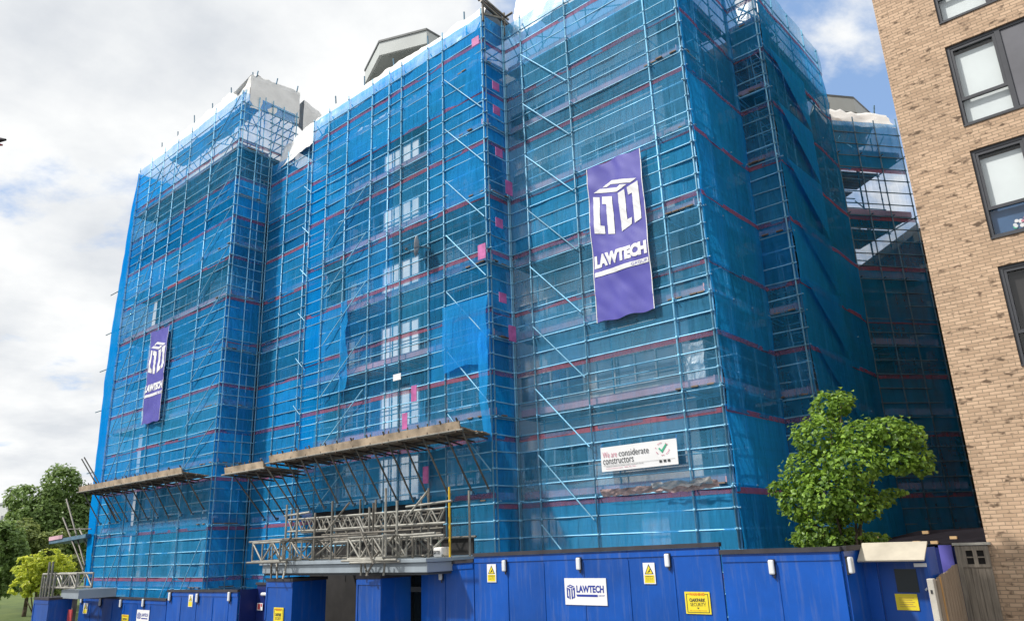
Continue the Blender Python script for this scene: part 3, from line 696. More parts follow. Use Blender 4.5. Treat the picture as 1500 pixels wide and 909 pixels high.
for p, lb in (((-18.5, 16.6, 7.6), 'small pink board on the middle scaffold beneath a white notice'), ((-18.95, 16.6, 6.75), 'taller pink board just above the main timber fan'), ((-18.1, 16.75, 4.95), 'pink-red board in shade beneath the main timber fan')):
    pink(lb, p, 'Y', .62, .32)
t = thing('white_notice', 'small white notice tied to middle scaffold above a pink board', 'sign', (-19.6, 16.5, 8.3))
MB().obox((-19.55, 16.48, 8.35), V((.2, 0, 0)), V((0, .008, 0)), V((0, 0, .11))).build('panel', 'print_white', t); bar('tie_cord', (-19.4, 16.5, 8.45), (-19.2, 16.67, 8.45), .01, 'netting_cord', t)
t = thing('green_sign', 'green first aid sign glimpsed under the main timber fan', 'sign', (-17.0, 17.6, 5.0))
MB().obox((-16.9, 17.3, 5.0), V((.2, 0, 0)), V((0, .01, 0)), V((0, 0, .2))).build('panel', 'green_paint', t)
MB().obox((-16.9, 17.28, 5.0), V((.03, 0, 0)), V((0, .004, 0)), V((0, 0, .11))).obox((-16.9, 17.279, 5.0), V((.11, 0, 0)), V((0, .004, 0)), V((0, 0, .03))).build('cross', 'print_white', t)
# satellite dish
t = thing('satellite_dish', 'grey satellite dish fixed to a standard of the middle scaffold', 'satellite dish', (-18.2, 16.5, 12.7))
mb = MB(); ax = V((-.75, -.6, .12)).normalized(); a = ax.orthogonal().normalized(); b = ax.cross(a); rows = []
for j in range(7):
    rr = .34*j/6; rows.append([V((-18.3, 16.35, 12.75))+a*(rr*math.cos(i/20*2*math.pi))+b*(rr*1.1*math.sin(i/20*2*math.pi))+ax*(.09*(j/6)**2) for i in range(21)])
mb.grid(rows); o = mb.build('reflector', 'dish_grey', t, smooth=True); sm = o.modifiers.new('thickness', 'SOLIDIFY'); sm.thickness = .015
bar('feed_arm', V((-18.3, 16.35, 12.45)), V((-18.3, 16.35, 12.6))+ax*.45, .014, 'tube_dark', t); bar('mount', (-18.3, 16.37, 12.75), (-18.05, 16.67, 12.7), .025, 'tube_dark', t)
MB().obox(V((-18.3, 16.35, 12.62))+ax*.45, V((.04, 0, 0)), V((0, .03, 0)), V((0, 0, .03))).build('receiver', 'lamp_back', t)
# ladders in the one-bay tower and a hanging plastic strip
lads = [(6.45, 'ladder in the one-bay scaffold tower, on the first lift above tree height'), (8.95, 'ladder in the one-bay scaffold tower, beside the small brick window level'), (13.95, 'ladder midway up the one-bay scaffold tower'), (16.45, 'topmost ladder in the one-bay scaffold tower')]
for z, lb in lads:
    t = thing('ladder', lb, 'ladder', (-8.0, 21.7, z), 'ladders inside the scaffold tower')
    for dx in (0, .36): bar('stile', (-8.05+dx+.25, 21.75, z+.1), (-8.05+dx, 21.9, z+3.0), .022, 'tube', t)
    for i in range(10): f = (i+.5)/10; bar('rung', (-8.05+.25*(1-f), 21.75+.15*f, z+.1+2.9*f), (-8.05+.36+.25*(1-f), 21.75+.15*f, z+.1+2.9*f), .016, 'tube', t)
t = thing('plastic_strip', 'crumpled clear plastic hanging inside the right front scaffold near corner', 'plastic sheeting', (-9.4, 18.1, 6.5))
rows = [[(-9.55+i*.055+.06*nz((i, j, 0), .3), 18.05+.1*nz((i*.5, j*.5, 1), .8), 6.45+j*.12) for i in range(12)] for j in range(12)]
MB().grid(rows).build('plastic_sheet', 'poly_clear', t)
t = thing('rubble_ledge', 'messy ledge of torn sheeting and debris below the considerate constructors sign', 'debris', (-9.5, 17.4, 3.9))
rows = [[(-12.2+i*.1, 17.64-.035*j+.03*nz((i*.1, j, 0), 3), 3.90+.045*j+.03*nz((i*.12, j, 3), 4)+.05*nz((i*.1, 0, 5), .9)+(.03*nz((i*.1, j, 9), 6))) for i in range(36)] for j in range(5)]
MB().grid(rows).build('torn_sheet', 'rubble', t)
rows = [[(-10.5+i*.1, 17.52-.05*j+.06*nz((i, j, 0), .6), 4.0+.05*j+.07*nz((i, j, 3), .5)) for i in range(18)] for j in range(4)]
MB().grid(rows).build('plastic_sheet', 'polythene', t)
t = thing('notice_board', 'plain pale board standing behind the net below the debris ledge', 'board', (-10.7, 18.2, 2.7))
MB().obox((-11.0, 18.3, 2.9), V((.42, 0, 0)), V((0, .02, 0)), V((0, 0, .42))).build('panel', 'render_pale', t)

# ------------------------------------------------------------------ timber protection fans
def fan(label, x0, x1, yi, yo, zi, zo, foot, n):
    t = thing('protection_fan', label, 'scaffold fan', ((x0+x1)/2, yi, zi), 'timber fans')
    d = V((0, yo-yi, zo-zi)); L = d.length; d /= L; nn = V((1, 0, 0)).cross(d); nn = -nn if nn.z < 0 else nn
    nb = 6
    for i in range(nb):
        a = L*i/nb+.01; b = L*(i+1)/nb-.01; e0, e1 = random.uniform(-.12, .12), random.uniform(-.06, .06)
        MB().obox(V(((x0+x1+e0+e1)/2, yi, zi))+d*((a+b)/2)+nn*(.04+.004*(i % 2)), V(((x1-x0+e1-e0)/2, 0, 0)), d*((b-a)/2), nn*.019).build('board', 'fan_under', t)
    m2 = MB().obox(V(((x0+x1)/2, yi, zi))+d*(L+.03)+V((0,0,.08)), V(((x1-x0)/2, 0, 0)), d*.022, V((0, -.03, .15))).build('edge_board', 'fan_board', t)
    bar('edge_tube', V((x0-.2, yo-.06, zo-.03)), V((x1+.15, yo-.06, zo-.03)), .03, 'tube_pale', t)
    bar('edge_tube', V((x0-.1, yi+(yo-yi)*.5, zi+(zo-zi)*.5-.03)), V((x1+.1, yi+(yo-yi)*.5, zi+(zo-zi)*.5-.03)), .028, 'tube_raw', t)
    for i in range(n):
        x = x0+.12+(x1-x0-.24)*i/(n-1)+random.uniform(-.12, .12)*(0 < i < n-1)
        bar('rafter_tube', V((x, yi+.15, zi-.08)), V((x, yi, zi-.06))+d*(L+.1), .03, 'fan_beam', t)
        st = bar('strut', V((x+.05, yi-.06, foot+random.uniform(-.1, .15))), V((x+.05, yo-.12, zo+.32)), .03, 'tube_raw', t)
        MB().obox((x+.05, yi-.06, foot+.02), V((.05, 0, 0)), V((0, .05, 0)), V((0, 0, .045))).build('coupler', 'tube_dark', t)
        if i < n-1 and i % 2 == 0: 
            xb = x+(x1-x0)/n
            bar('rafter_tube', V((xb-.3, yi+.1, zi-.13)), V((xb, yi, zi-.12))+d*(L*.95), .028, 'fan_beam', t)
    for i in range(int((x1-x0)/.9)):
        x = x0+.5+i*.9; MB().obox(V((x, yo, zo+.16))+V((0, -.035, 0)), V((.02, 0, 0)), V((0, .012, 0)), V((0, 0, .16))).build('batten', 'fan_beam', t)
    return t
fan('timber protection fan on struts on the tall left scaffold', -41.6, -30.85, 15.85, 14.7, 5.92, 6.02, 4.45, 11)
fan('long timber protection fan above the entrance, nearest the middle corner', -25.35, -15.38, 16.6, 15.35, 5.88, 5.97, 4.25, 13)
fan('short lower timber fan adjoining the long one at its left end', -27.7, -25.0, 16.6, 14.9, 5.62, 5.72, 4.0, 4)
# stray poles poking up through the left fan
t = thing('loose_pole', 'pair of long poles leaning up through the left timber fan', 'pole', (-39, 15, 5))
bar('pole', (-39.3, 15.7, 4.6), (-40.5, 14.2, 7.5), .03, 'tube_raw', t); bar('pole', (-38.9, 15.75, 4.5), (-40.2, 14.2, 7.55), .03, 'tube_raw', t)
# fan sticking out past the far left end
t = thing('end_fan', 'small dark fan platform jutting out past the far left end', 'scaffold fan', (-43.5, 15.9, 3.7))
MB().obox((-45.1, 16.3, 3.85), V((2.5, 0, .09)), V((0, .7, 0)), V((0, 0, .09))).build('board', 'tube_dark', t); MB().obox((-46.6, 15.57, 3.97), V((.95, 0, .03)), V((0, .02, 0)), V((0, 0, .1))).build('edge_board', 'toe', t)
for i, (xa, za, xb, zb_) in enumerate(((-42.6, 2.3, -46.2, 5.0), (-42.9, 2.5, -46.5, 6.0), (-43.0, 1.9, -45.4, 3.9), (-42.5, 2.7, -45.0, 4.4))):
    bar('strut', (xa, 15.7+i*.15, za), (xb, 15.65+i*.15, zb_), .045, 'tube_raw', t)
bar('edge_tube', (-45.0, 15.6, 4.35), (-42.0, 15.6, 4.25), .03, 'tube_raw', t)

# ------------------------------------------------------------------ entrance: canopy, columns, lattice steel
t = thing('entrance_canopy', 'grey metal entrance canopy under the lattice steelwork', 'canopy', (-19, 14.5, 2.1))
MB().box((-22.55, 13.6, 2.16), (-14.9, 17.0, 2.40)).build('fascia', 'canopy', t, bevel=.015)
MB().box((-22.62, 13.52, 2.405), (-14.85, 17.0, 2.5)).build('gutter_edge', 'canopy', t, bevel=.01)
MB().box((-22.5, 13.66, 2.10), (-14.95, 17.0, 2.155)).build('soffit', 'canopy_dark', t)
t = thing('glazed_entrance', 'dark glazed entrance doors in shade behind the blue columns', 'entrance', (-19, 17, -.6))
MB().box((-25.0, 17.02, -1.2), (-15.55, 17.2, 4.3)).build('wall', 'interior', t)  # raised near-black wall: shade under the fan put into its colour
for x in (-21.9, -20.6, -19.35, -18.1, -16.9, -15.8): MB().box((x, 16.85, -.9), (x+.09, 17.01, 2.0)).build('door_frame', 'door_grey', t)
for x in (-21.75, -20.45, -19.2, -17.95, -16.75): MB().box((x, 16.95, -.9), (x+1.05, 16.98, 1.9)).build('door_leaf', 'glass', t)
MB().box((-21.9, 16.83, 1.45), (-14.95, 16.849, 1.6)).build('transom_rail', 'door_grey', t)
MB().box((-18.2, 16.8, .1), (-17.2, 16.83, 1.35)).build('poster', 'grey_panel', t)
MB().box((-20.9, 16.78, .65), (-20.35, 16.8, 1.15)).build('poster', 'print_red', t); MB().box((-20.9, 16.78, 1.3), (-20.35, 16.8, 1.7)).build('poster', 'grey_panel', t)
MB().box((-17.9, 16.77, .75), (-17.55, 16.8, 1.15)).build('poster', 'render_pale', t)
def column(label, x0, x1, y0, y1, zt, m='hoarding'):
    t = thing('boxed_column', label, 'column', ((x0+x1)/2, (y0+y1)/2, gz(x0)), 'blue boxed columns')
    MB().box((x0, y0, gz(x0)-.05), (x1, y1, zt)).build('boarding', m, t, bevel=.006)
    MB().box((x0-.03, y0-.03, zt+.002), (x1+.03, y1+.03, zt+.09)).build('capping', 'capping', t)
    MB().box((x0-.012, y0-.022, zt-.16), (x1+.012, y0-.002, zt-.03)).build('top_rail', m, t)
    MB().box((x0-.012, y0-.02, zt-1.1), (x0+.05, y0-.002, zt-.165)).build('corner_strip', m, t)
    return t
column('blue boxed column left of the entrance, with yellow security notice', -22.15, -20.75, 13.55, 14.75, 1.93)
column('blue boxed column right of the entrance doors', -17.65, -16.65, 13.55, 14.6, 2.02)
column('blue boxed column at far left end beside the park', -38.6, -36.9, 12.4, 13.4, 1.22)
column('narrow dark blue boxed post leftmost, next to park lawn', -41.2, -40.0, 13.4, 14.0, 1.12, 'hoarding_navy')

def lattice(label, p, q, h, nb, m='tube_pale', r=.03, kind='w', vert=True):
    p, q = V(p), V(q); t = thing('lattice_beam', label, 'lattice beam', p, 'galvanised lattice beams'); u = V((0, 0, h))
    bar('chord', p, q, r, m, t); bar('chord', p+u, q+u, r, m, t)
    for i in range(nb):
        a, b, c = p.lerp(q, i/nb), p.lerp(q, (i+.5)/nb), p.lerp(q, (i+1)/nb)
        if kind == 'w': bar('web_bar', a+u, b, r*.8, m, t); bar('web_bar', b, c+u, r*.8, m, t)
        else: 
            bar('web_bar', (a if i % 2 else a+u), (c+u if i % 2 else c), r*.8, m, t)
            if vert: bar('web_bar', a, a+u, r*.8, m, t)
    if kind != 'w': bar('web_bar', q, q+u, r*.8, m, t)
    return t
lattice('upper lattice beam over the entrance, front row, long span', (-22.0, 14.1, 3.40), (-14.75, 14.1, 3.36), .36, 14)
lattice('upper lattice beam over the entrance, second row behind', (-22.6, 15.0, 3.38), (-15.8, 15.0, 3.36), .4, 12, 'tube_raw')
lattice('upper lattice beam over the entrance, hindmost dim row', (-23.0, 16.1, 3.3), (-16.9, 16.1, 3.3), .42, 11, 'tube_raw')
lattice('lower lattice beam resting along the canopy, long front span', (-22.3, 14.5, 2.55), (-15.4, 14.5, 2.55), .52, 9, 'tube_raw', kind='z')
lattice('lower lattice beam resting along the canopy, dim rear span', (-22.6, 15.9, 2.6), (-16.8, 15.9, 2.6), .55, 9, 'tube_raw', kind='z')
for i, (x, y) in enumerate(((-22.55, 13.3), (-21.75, 13.5), (-20.95, 13.35), (-20.2, 13.6))):
    pass
def pier(side, x0, x1, y):
    lattice(f'short bright lattice panel at the front of the {side} steel pier', (x0, y, 2.53), (x1, y, 2.53), .55, 3, 'tube_pale', .034, 'z')
    lattice(f'short lattice panel one step back in the {side} steel pier', (x0+.25, y+.45, 2.55), (x1+.3, y+.45, 2.55), .55, 3, 'tube_pale', .032, 'z')
    lattice(f'short lattice panel turned sideways in the {side} steel pier', (x1, y-.1, 2.55), (x1, y+1.6, 2.55), .55, 3, 'tube_pale', .03, 'z')
pier('left', -22.6, -20.9, 13.25); pier('right', -17.7, -16.1, 13.25)
t = thing('support_scaffold', 'cluster of bare steel tubes holding the lattice beams over the entrance', 'scaffold', (-19, 14.5, 2.5))
for x, y, z0_, z1_ in ((-21.5, 13.7, 2.5, 4.2), (-21.2, 13.9, 2.5, 4.05), (-20.4, 14.0, 2.5, 3.9), (-19.6, 14.05, 2.5, 4.2), (-17.2, 13.7, 2.5, 4.0), (-17.5, 13.8, 2.5, 3.9), (-16.55, 13.6, 2.5, 4.35), (-16.2, 13.7, 2.5, 4.0), (-15.9, 14.0, 2.5, 3.2), (-15.6, 14.3, 2.5, 4.3), (-18.6, 14.9, 2.5, 4.2), (-20.0, 15.4, 2.5, 4.3), (-22.3, 14.4, 2.5, 4.1), (-14.75, 15.0, 2.5, 4.2), (-16.9, 15.2, 2.5, 4.2)): bar('post', (x, y, z0_), (x, y, z1_), .033, random.choice(['tube_pale', 'tube_raw']), t)
for a, b in (((-22.3, 13.65, 3.16), (-16.9, 13.65, 3.16)), ((-17.9, 13.4, 3.2), (-15.9, 13.4, 3.2)), ((-22.9, 13.3, 3.12), (-21.0, 13.3, 3.14)), ((-19.4, 14.0, 3.0), (-14.7, 14.0, 3.05)), ((-15.9, 13.6, 3.08), (-14.6, 13.6, 3.1)), ((-22.4, 14.2, 3.9), (-21.0, 14.2, 3.95)), ((-16.4, 14.2, 3.85), (-14.6, 14.2, 3.9)), ((-22.5, 15.5, 3.0), (-15, 15.5, 3.0)), ((-22.8, 13.2, 2.5), (-20.6, 13.2, 2.5)), ((-17.9, 13.2, 2.49), (-15.6, 13.2, 2.49)), ((-17.4, 13.1, 2.44), (-15.6, 13.3, 2.44))): bar('cross_tube', a, b, .033, random.choice(['tube_pale', 'tube_pale', 'tube_raw']), t)
for a, b in (((-19.9, 14.05, 3.3), (-18.7, 14.0, 4.1)), ((-16.1, 13.9, 3.5), (-15.3, 14.0, 4.2)), ((-17.9, 13.7, 3.6), (-17.3, 13.5, 3.15)), ((-21.6, 13.5, 2.5), (-21.2, 13.3, 2.02)), ((-21.0, 13.5, 2.6), (-20.9, 13.3, 2.02)), ((-21.9, 13.5, 2.5), (-21.7, 13.4, 2.02)), ((-17.2, 13.4, 2.5), (-16.9, 13.3, 2.1)), ((-16.7, 13.4, 2.55), (-16.95, 13.3, 2.1)), ((-16.3, 13.4, 2.5), (-16.35, 13.4, 2.1)), ((-17.3, 13.4, 2.45), (-17.3, 13.4, 2.1)), ((-17.0, 13.1, 3.3), (-16.4, 13.1, 2.4)), ((-16.9, 13.5, 2.55), (-16.0, 13.5, 3.1)), ((-21.9, 13.4, 2.6), (-20.7, 13.4, 3.2)), ((-20.6, 14, 2.5), (-19.8, 14.2, 3.0)), ((-19.2, 14.3, 2.5), (-18.4, 14.3, 3.1)), ((-18.3, 14.4, 3.1), (-17.6, 14.4, 2.5)), ((-15.9, 14.4, 3.0), (-15.1, 14.4, 2.5)), ((-15.9, 14.4, 2.5), (-15.1, 14.4, 3.0))): bar('diagonal_tube', a, b, .03, random.choice(['tube_pale', 'tube_raw']), t)
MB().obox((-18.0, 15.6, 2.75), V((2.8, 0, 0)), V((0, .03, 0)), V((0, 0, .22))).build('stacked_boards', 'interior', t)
bar('yellow_pole', (-15.05, 14.55, 2.45), (-15.05, 14.55, 4.3), .03, 'yellow_paint', t)
bar('post', (-15.5, 14.6, 2.45), (-15.5, 14.6, 2.95), .035, 'green_paint', t)
t = thing('skip_bag', 'white printed builder bag on the canopy beside the yellow pole', 'bag', (-15.3, 14.45, 2.5))
MB().box((-15.5, 14.35, 2.505), (-15.17, 14.7, 2.76)).build('bag_body', 'render_pale', t, bevel=.05)
mb = MB(); Face((-15.46, 14.345, 2.58), X_, nF).text('SITE', 0, 0, .25, .09, .004, mb, .02); mb.build('lettering', 'print_dark', t)
# left end entrance: small lattice, grey fascia
t = thing('end_canopy', 'grey canopy fascia beside the far left boxed column', 'canopy', (-36, 13.2, 1.3))
MB().box((-37.1, 12.9, 1.25), (-35.2, 14.4, 1.6)).build('fascia', 'canopy', t, bevel=.01); MB().box((-36.6, 13.2, -1.6), (-36.45, 13.35, 1.24)).build('post', 'tube_raw', t)
MB().box((-36.7, 13.12, .35), (-36.3, 13.17, .8)).build('red_notice', 'print_red', t)
lattice('small pale lattice frame over the far left canopy, front face', (-39.2, 12.8, 1.68), (-35.3, 12.8, 1.68), .55, 5, 'tube_pale', .045, 'z')
lattice('small pale lattice frame over the far left canopy, rear face', (-39.3, 13.5, 1.68), (-35.5, 13.5, 1.68), .55, 5, 'tube_pale', .045, 'z')
t = thing('support_post', 'bundle of steel posts rising beside the far left lattice frames', 'scaffold', (-38.3, 12.9, 1.3))
for x, z in ((-38.9, 2.2), (-38.3, 2.75), (-37.9, 2.75), (-37.5, 2.3), (-38.6, 2.1)): bar('post', (x, 12.7, 1.0), (x, 12.7, z), .045, 'tube_pale', t)

# ------------------------------------------------------------------ hoardings, their lamps and signs
def hoarding(label, secs, y, joints):
    x0, x1 = secs[0][0], secs[-1][1]
    t = thing('hoarding', label, 'hoarding', ((x0+x1)/2, y, gz(x0)), 'blue site hoardings')
    for a, b, za, zb_ in secs:
        zbot = min(gz(a), gz(b))-.1
        xs = [a]+[j for j in joints if a+.1 < j < b-.1]+[b]
        for u, v in zip(xs, xs[1:]):
            zu, zv = za+(zb_-za)*(u-a)/(b-a), za+(zb_-za)*(v-a)/(b-a); yo = y+random.uniform(0, .006)
            mb = MB(); g = .004
            n = len(mb.v); pts = [(u+g, zbot), (v-g, zbot), (v-g, zv), (u+g, zu)]
            mb.v += [(x, yo, z) for x, z in pts]+[(x, yo+.05, z) for x, z in pts]
            mb.f += [(0,1,2,3), (7,6,5,4), (0,4,5,1), (1,5,6,2), (2,6,7,3), (3,7,4,0)]
            mb.build('panel', 'hoarding', t)
        mb = MB(); ang = V((b-a, 0, zb_-za)); hl = ang.length/2; ang.normalize()
        c = V(((a+b)/2, y+.02, (za+zb_)/2+.045)); mb.obox(c, ang*(hl+.02), V((0, .06, 0)), V((0, 0, .042))); mb.build('capping', 'capping', t)
        MB().obox(c+V((0, -.025, -.14)), ang*(hl-.01), V((0, .012, 0)), V((0, 0, .05))).build('top_rail', 'hoarding', t)
    for j in joints:
        z = [za+(zb_-za)*(j-a)/(b-a) for a, b, za, zb_ in secs if a <= j <= b]
        if z: MB().box((j-.02, y-.012, gz(j)), (j+.02, y-.001, z[0]-.2)).build('cover_strip', 'hoarding', t)
    return t
YH = 14.5
hoarding('stepped blue hoarding at the right, with company sign and security notices', [(-16.12, -14.15, 2.28, 2.36), (-14.12, -7.33, 2.49, 2.57), (-7.30, -5.0, 2.42, 2.43)], YH, [-15.2, -13.0, -11.85, -10.7, -9.5, -8.4, -6.2])
hoarding('long blue hoarding at the left below the tall scaffold', [(-39.3, -30.75, 1.14, 1.15), (-30.7, -25.5, 1.47, 1.52)], YH, [-38, -36.9, -35.7, -34.5, -33.3, -32.1, -29.6, -28.4, -27.2, -26.1])
t = thing('hoarding', 'dark blue recessed panel holding the red fire sign', 'hoarding', (-24.5, 15.2, -1), 'blue site hoardings')
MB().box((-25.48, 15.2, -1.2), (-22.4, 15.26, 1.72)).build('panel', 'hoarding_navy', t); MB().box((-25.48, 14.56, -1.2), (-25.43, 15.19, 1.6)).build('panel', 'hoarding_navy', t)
MB().box((-25.5, 15.15, 1.725), (-22.4, 15.3, 1.8)).build('capping', 'capping', t)
t = thing('strip_light', 'white tubular strip light above the red fire sign', 'lamp', (-24.5, 15.1, 1.5))
bar('tube_cover', (-25.0, 15.12, 1.42), (-23.75, 15.12, 1.44), .06, 'lamp_white', t); MB().box((-25.05, 15.14, 1.38), (-23.7, 15.195, 1.48)).build('mounting_plate', 'lamp_back', t)
def bulkhead(label, x, z, y=YH, s=1.0, rot=0):
    t = thing('bulkhead_light', label, 'lamp', (x, y, z), 'white bulkhead lights on the hoarding')
    MB().box((x-.055*s, y-.10, z-.13*s), (x+.055*s, y-.04, z+.13*s)).build('diffuser', 'lamp_white', t, bevel=.025)
    MB().box((x-.06*s, y-.038, z-.14*s), (x+.06*s, y-.014, z+.14*s)).build('back_plate', 'lamp_back', t)
    bar('cable_gland', (x+.03, y-.05, z-.2*s), (x+.03, y-.05, z-.14*s), .018, 'lamp_back', t)
for x, y, lb in ((645, 841, 'white bulkhead light on the lowest step of right hoarding, by the entrance'), (738, 828, 'white bulkhead light beside the left triangular warning sign'), (847, 825, 'white bulkhead light above the white company sign'), (977, 820, 'white bulkhead light beside the right triangular warning sign'), (1130, 830, 'white bulkhead light on plain blue panel under the leafy tree')):
    p = at(x, y, 'Y', YH-.07); bulkhead(lb, p.x, p.z)
for x, y, lb in ((119, 877, 'white bulkhead light at the extreme far end of left hoarding'), (146, 881, 'white bulkhead light right of the first slim warning sign on left hoarding'), (176, 883, 'white bulkhead light above the small yellow notice on left hoarding'), (209, 882, 'white bulkhead light over the small company poster on left hoarding'), (248, 873, 'white bulkhead light where the left hoarding steps up'), (288, 875, 'white bulkhead light right of the second slim warning sign on left hoarding'), (335, 873, 'white bulkhead light nearest the dark recess on left hoarding')):
    p = at(x, y, 'Y', YH-.07); bulkhead(lb, p.x, p.z, s=1.15)

def sign(label, px, y, name='sign', cat='sign', base='print_white', group=None):
    a = [at(x, yy, 'Y', y) for x, yy in px]
    x0 = (a[0].x+a[2].x)/2; x1 = (a[1].x+a[3].x)/2; zt = (a[0].z+a[1].z)/2; zb_ = (a[2].z+a[3].z)/2
    t = thing(name, label, cat, (x0, y, zb_), group); MB().box((x0, y, zb_), (x1, y+.012, zt)).build('panel', base, t)
    return t, Face((x0, y, zb_), X_, nF), x1-x0, zt-zb_
YS = YH-.02
t, fc, w, h = sign('white company sign with blue cube logo on the right hoarding', [(826, 847), (887, 845), (829, 886), (890, 885)], YS, 'company_sign')
mb = MB(); logo(fc, w*.05, h*.20, w*.2, h*.56, .004, mb); fc.text('LAWTECH', w*.29, h*.46, w*.65, h*.27, .004, mb, .035); fc.poly([(w*.30, h*.31), (w*.79, h*.31), (w*.79, h*.39), (w*.28, h*.39)], .004, mb); fc.text('GROUP', w*.81, h*.325, w*.14, h*.06, .004, mb, 0); mb.build('lettering', 'print_blue', t)
def warn(label, px, y, k):
    t, fc, w, h = sign(label, px, y, 'warning_sign', 'sign', 'print_white', 'triangular warning signs')
    mb = MB(); fc.poly([(w*.12, h*.46), (w*.88, h*.46), (w*.5, h*.94)], .003, mb); mb.build('triangle_border', 'print_dark', t)
    mb = MB(); fc.poly([(w*.22, h*.49), (w*.78, h*.49), (w*.5, h*.86)], .006, mb); fc.poly([(w*.08, h*.05), (w*.92, h*.05), (w*.92, h*.42), (w*.08, h*.42)], .004, mb); mb.build('yellow_field', 'print_yellow', t)
    mb = MB(); fc.poly([(w*.36, h*.52), (w*.42, h*.52), (w*.66, h*.70), (w*.60, h*.72)], .009, mb); fc.poly([(w*.47, h*.58), (w*.60, h*.56), (w*.62, h*.6), (w*.5, h*.64)], .009, mb)
    if k: fc.text('WARNING', w*.14, h*.32, w*.72, h*.06, .007, mb, .01); fc.text('Anti-climb', w*.18, h*.22, w*.64, h*.055, .007, mb, 0); fc.text('paint in use', w*.18, h*.12, w*.64, h*.055, .007, mb, 0)
    mb.build('lettering', 'print_dark', t)
warn('yellow and white triangle warning sign on the right hoarding, left of the company sign', [(713, 826), (726, 825), (714, 852), (727, 852)], YS, 1)
warn('yellow and white triangle warning sign on the right hoarding, right of the company sign', [(941, 824), (958, 823), (944, 855), (961, 854)], YS, 1)
warn('slim triangle warning sign near the far end of left hoarding', [(123, 883), (129, 882), (121, 898), (127, 898)], YS, 0)
warn('slim triangle warning sign on the stepped-up part of left hoarding', [(277, 870), (283, 870), (275, 888), (281, 888)], YS, 0)
def oak(label, px, y, full=True):
    t, fc, w, h = sign(label, px, y, 'security_sign', 'sign', 'print_yellow', 'yellow security notices')
    mb = MB()
    for a, b, c, d in ((.06, .06, .94, .085), (.06, .885, .2, .91), (.8, .885, .94, .91), (.06, .085, .085, .885), (.915, .085, .94, .885)): fc.poly([(w*a, h*b), (w*c, h*b), (w*c, h*d), (w*a, h*d)], .003, mb)
    fc.text('OAKPARK', w*.18, h*.54, w*.64, h*.17, .004, mb, .03); fc.text('SECURITY', w*.2, h*.35, w*.62, h*.15, .004, mb, 0); fc.poly([(w*.5, h*.22), (w*.55, h*.29), (w*.45, h*.29)], .004, mb)
    mb.build('lettering', 'print_dark', t)
    mb = MB(); fc.text('WARNING', w*.18, h*.83, w*.62, h*.12, .005, mb, .03); fc.text('24hr response 0800 014 6444', w*.16, h*.12, w*.68, h*.055, .004, mb, .01); mb.build('lettering', 'print_orange', t)
oak('yellow warning notice on the right hoarding, below the right triangular sign', [(1002, 867), (1038, 865), (1006, 899), (1043, 898)], YS)
oak('yellow security notice low on the left boxed column', [(401, 889), (415, 889), (400, 917), (414, 917)], 13.52)
oak('small yellow notice half cut off at the bottom of left hoarding', [(178, 899), (188, 900), (177, 916), (187, 916)], YS)
t, fc, w, h = sign('small white company poster low on the left hoarding', [(201, 892), (219, 893), (199, 912), (217, 912)], YS, 'company_sign')
mb = MB(); logo(fc, w*.06, h*.3, w*.28, h*.5, .004, mb); fc.text('LAWTECH', w*.4, h*.5, w*.53, h*.25, .004, mb, .02); fc.poly([(w*.4, h*.32), (w*.9, h*.32), (w*.9, h*.4), (w*.4, h*.4)], .004, mb); mb.build('lettering', 'print_blue', t)
t, fc, w, h = sign('red fire sign with a white arrow in the dark recess', [(354, 878), (374, 877), (352, 897), (373, 896)], 15.15, 'fire_sign', 'sign', 'print_red')
mb = MB(); fc.text('FIRE DOCK', w*.07, h*.7, w*.86, h*.17, .004, mb, .02); fc.poly([(w*.2, h*.32), (w*.62, h*.32), (w*.62, h*.22), (w*.84, h*.40), (w*.62, h*.57), (w*.62, h*.46), (w*.2, h*.46)], .004, mb); mb.build('lettering', 'print_white', t)
t, fc, w, h = sign('small red and white fire action notice beside the arrow sign', [(377, 883), (385, 882), (376, 893), (384, 893)], 15.15, 'fire_sign', 'sign', 'print_white')
mb = MB(); fc.poly([(w*.1, h*.1), (w*.6, h*.1), (w*.6, h*.9), (w*.1, h*.9)], .003, mb); fc.poly([(w*.68, h*.5), (w*.92, h*.5), (w*.92, h*.9), (w*.68, h*.9)], .003, mb); mb.build('red_field', 'print_red', t)
t = thing('post_box', 'dark grey box under the red fire sign', 'box', (-24.0, 15.0, -.2)); MB().box((-24.9, 14.9, -.3), (-22.9, 15.18, .42)).build('casing', 'door_grey', t, bevel=.02); MB().box((-24.6, 14.88, .1), (-23.4, 14.898, .3)).build('label_plate', 'grey_panel', t)

# site door at the right end
YD = 15.5
t = thing('hoarding', 'blue hoarding corner with site door and pale timber hood', 'hoarding', (-4.4, 15.4, 0), 'blue site hoardings')
MB().box((-5.0, 14.56, -.1), (-4.95, YD, 2.43)).build('panel', 'hoarding', t); MB().box((-5.03, 14.58, 2.435), (-4.9, YD, 2.52)).build('capping', 'capping', t)
MB().box((-4.949, YD, -.1), (-4.72, YD+.05, 2.5)).build('panel', 'hoarding', t)
MB().box((-4.72, YD+.10, -.1), (-3.92, YD+.15, 2.35)).build('door', 'hoarding', t)
MB().box((-4.72, YD, 2.2), (-3.862, YD+.06, 2.50)).build('door_head', 'hoarding', t)
dd = MB().box((-3.92, YD-.0, -.1), (-3.862, YD+.05, 2.199)).build('panel', 'hoarding', t)
a = [at(x, y, 'Y', YD-.0) for x, y in ((1277, 800), (1358, 796))]
MB().face([(-5.0, YD-.42, 2.24), (-3.86, YD-.42, 2.24), (-3.72, YD-.02, 2.56), (-4.86, YD-.02, 2.56)]).build('door_hood', 'wood_block', t)
M['wood_pale'] = pmat('wood_pale', (.50, .45, .36), .8, 0, .15, 1.5)
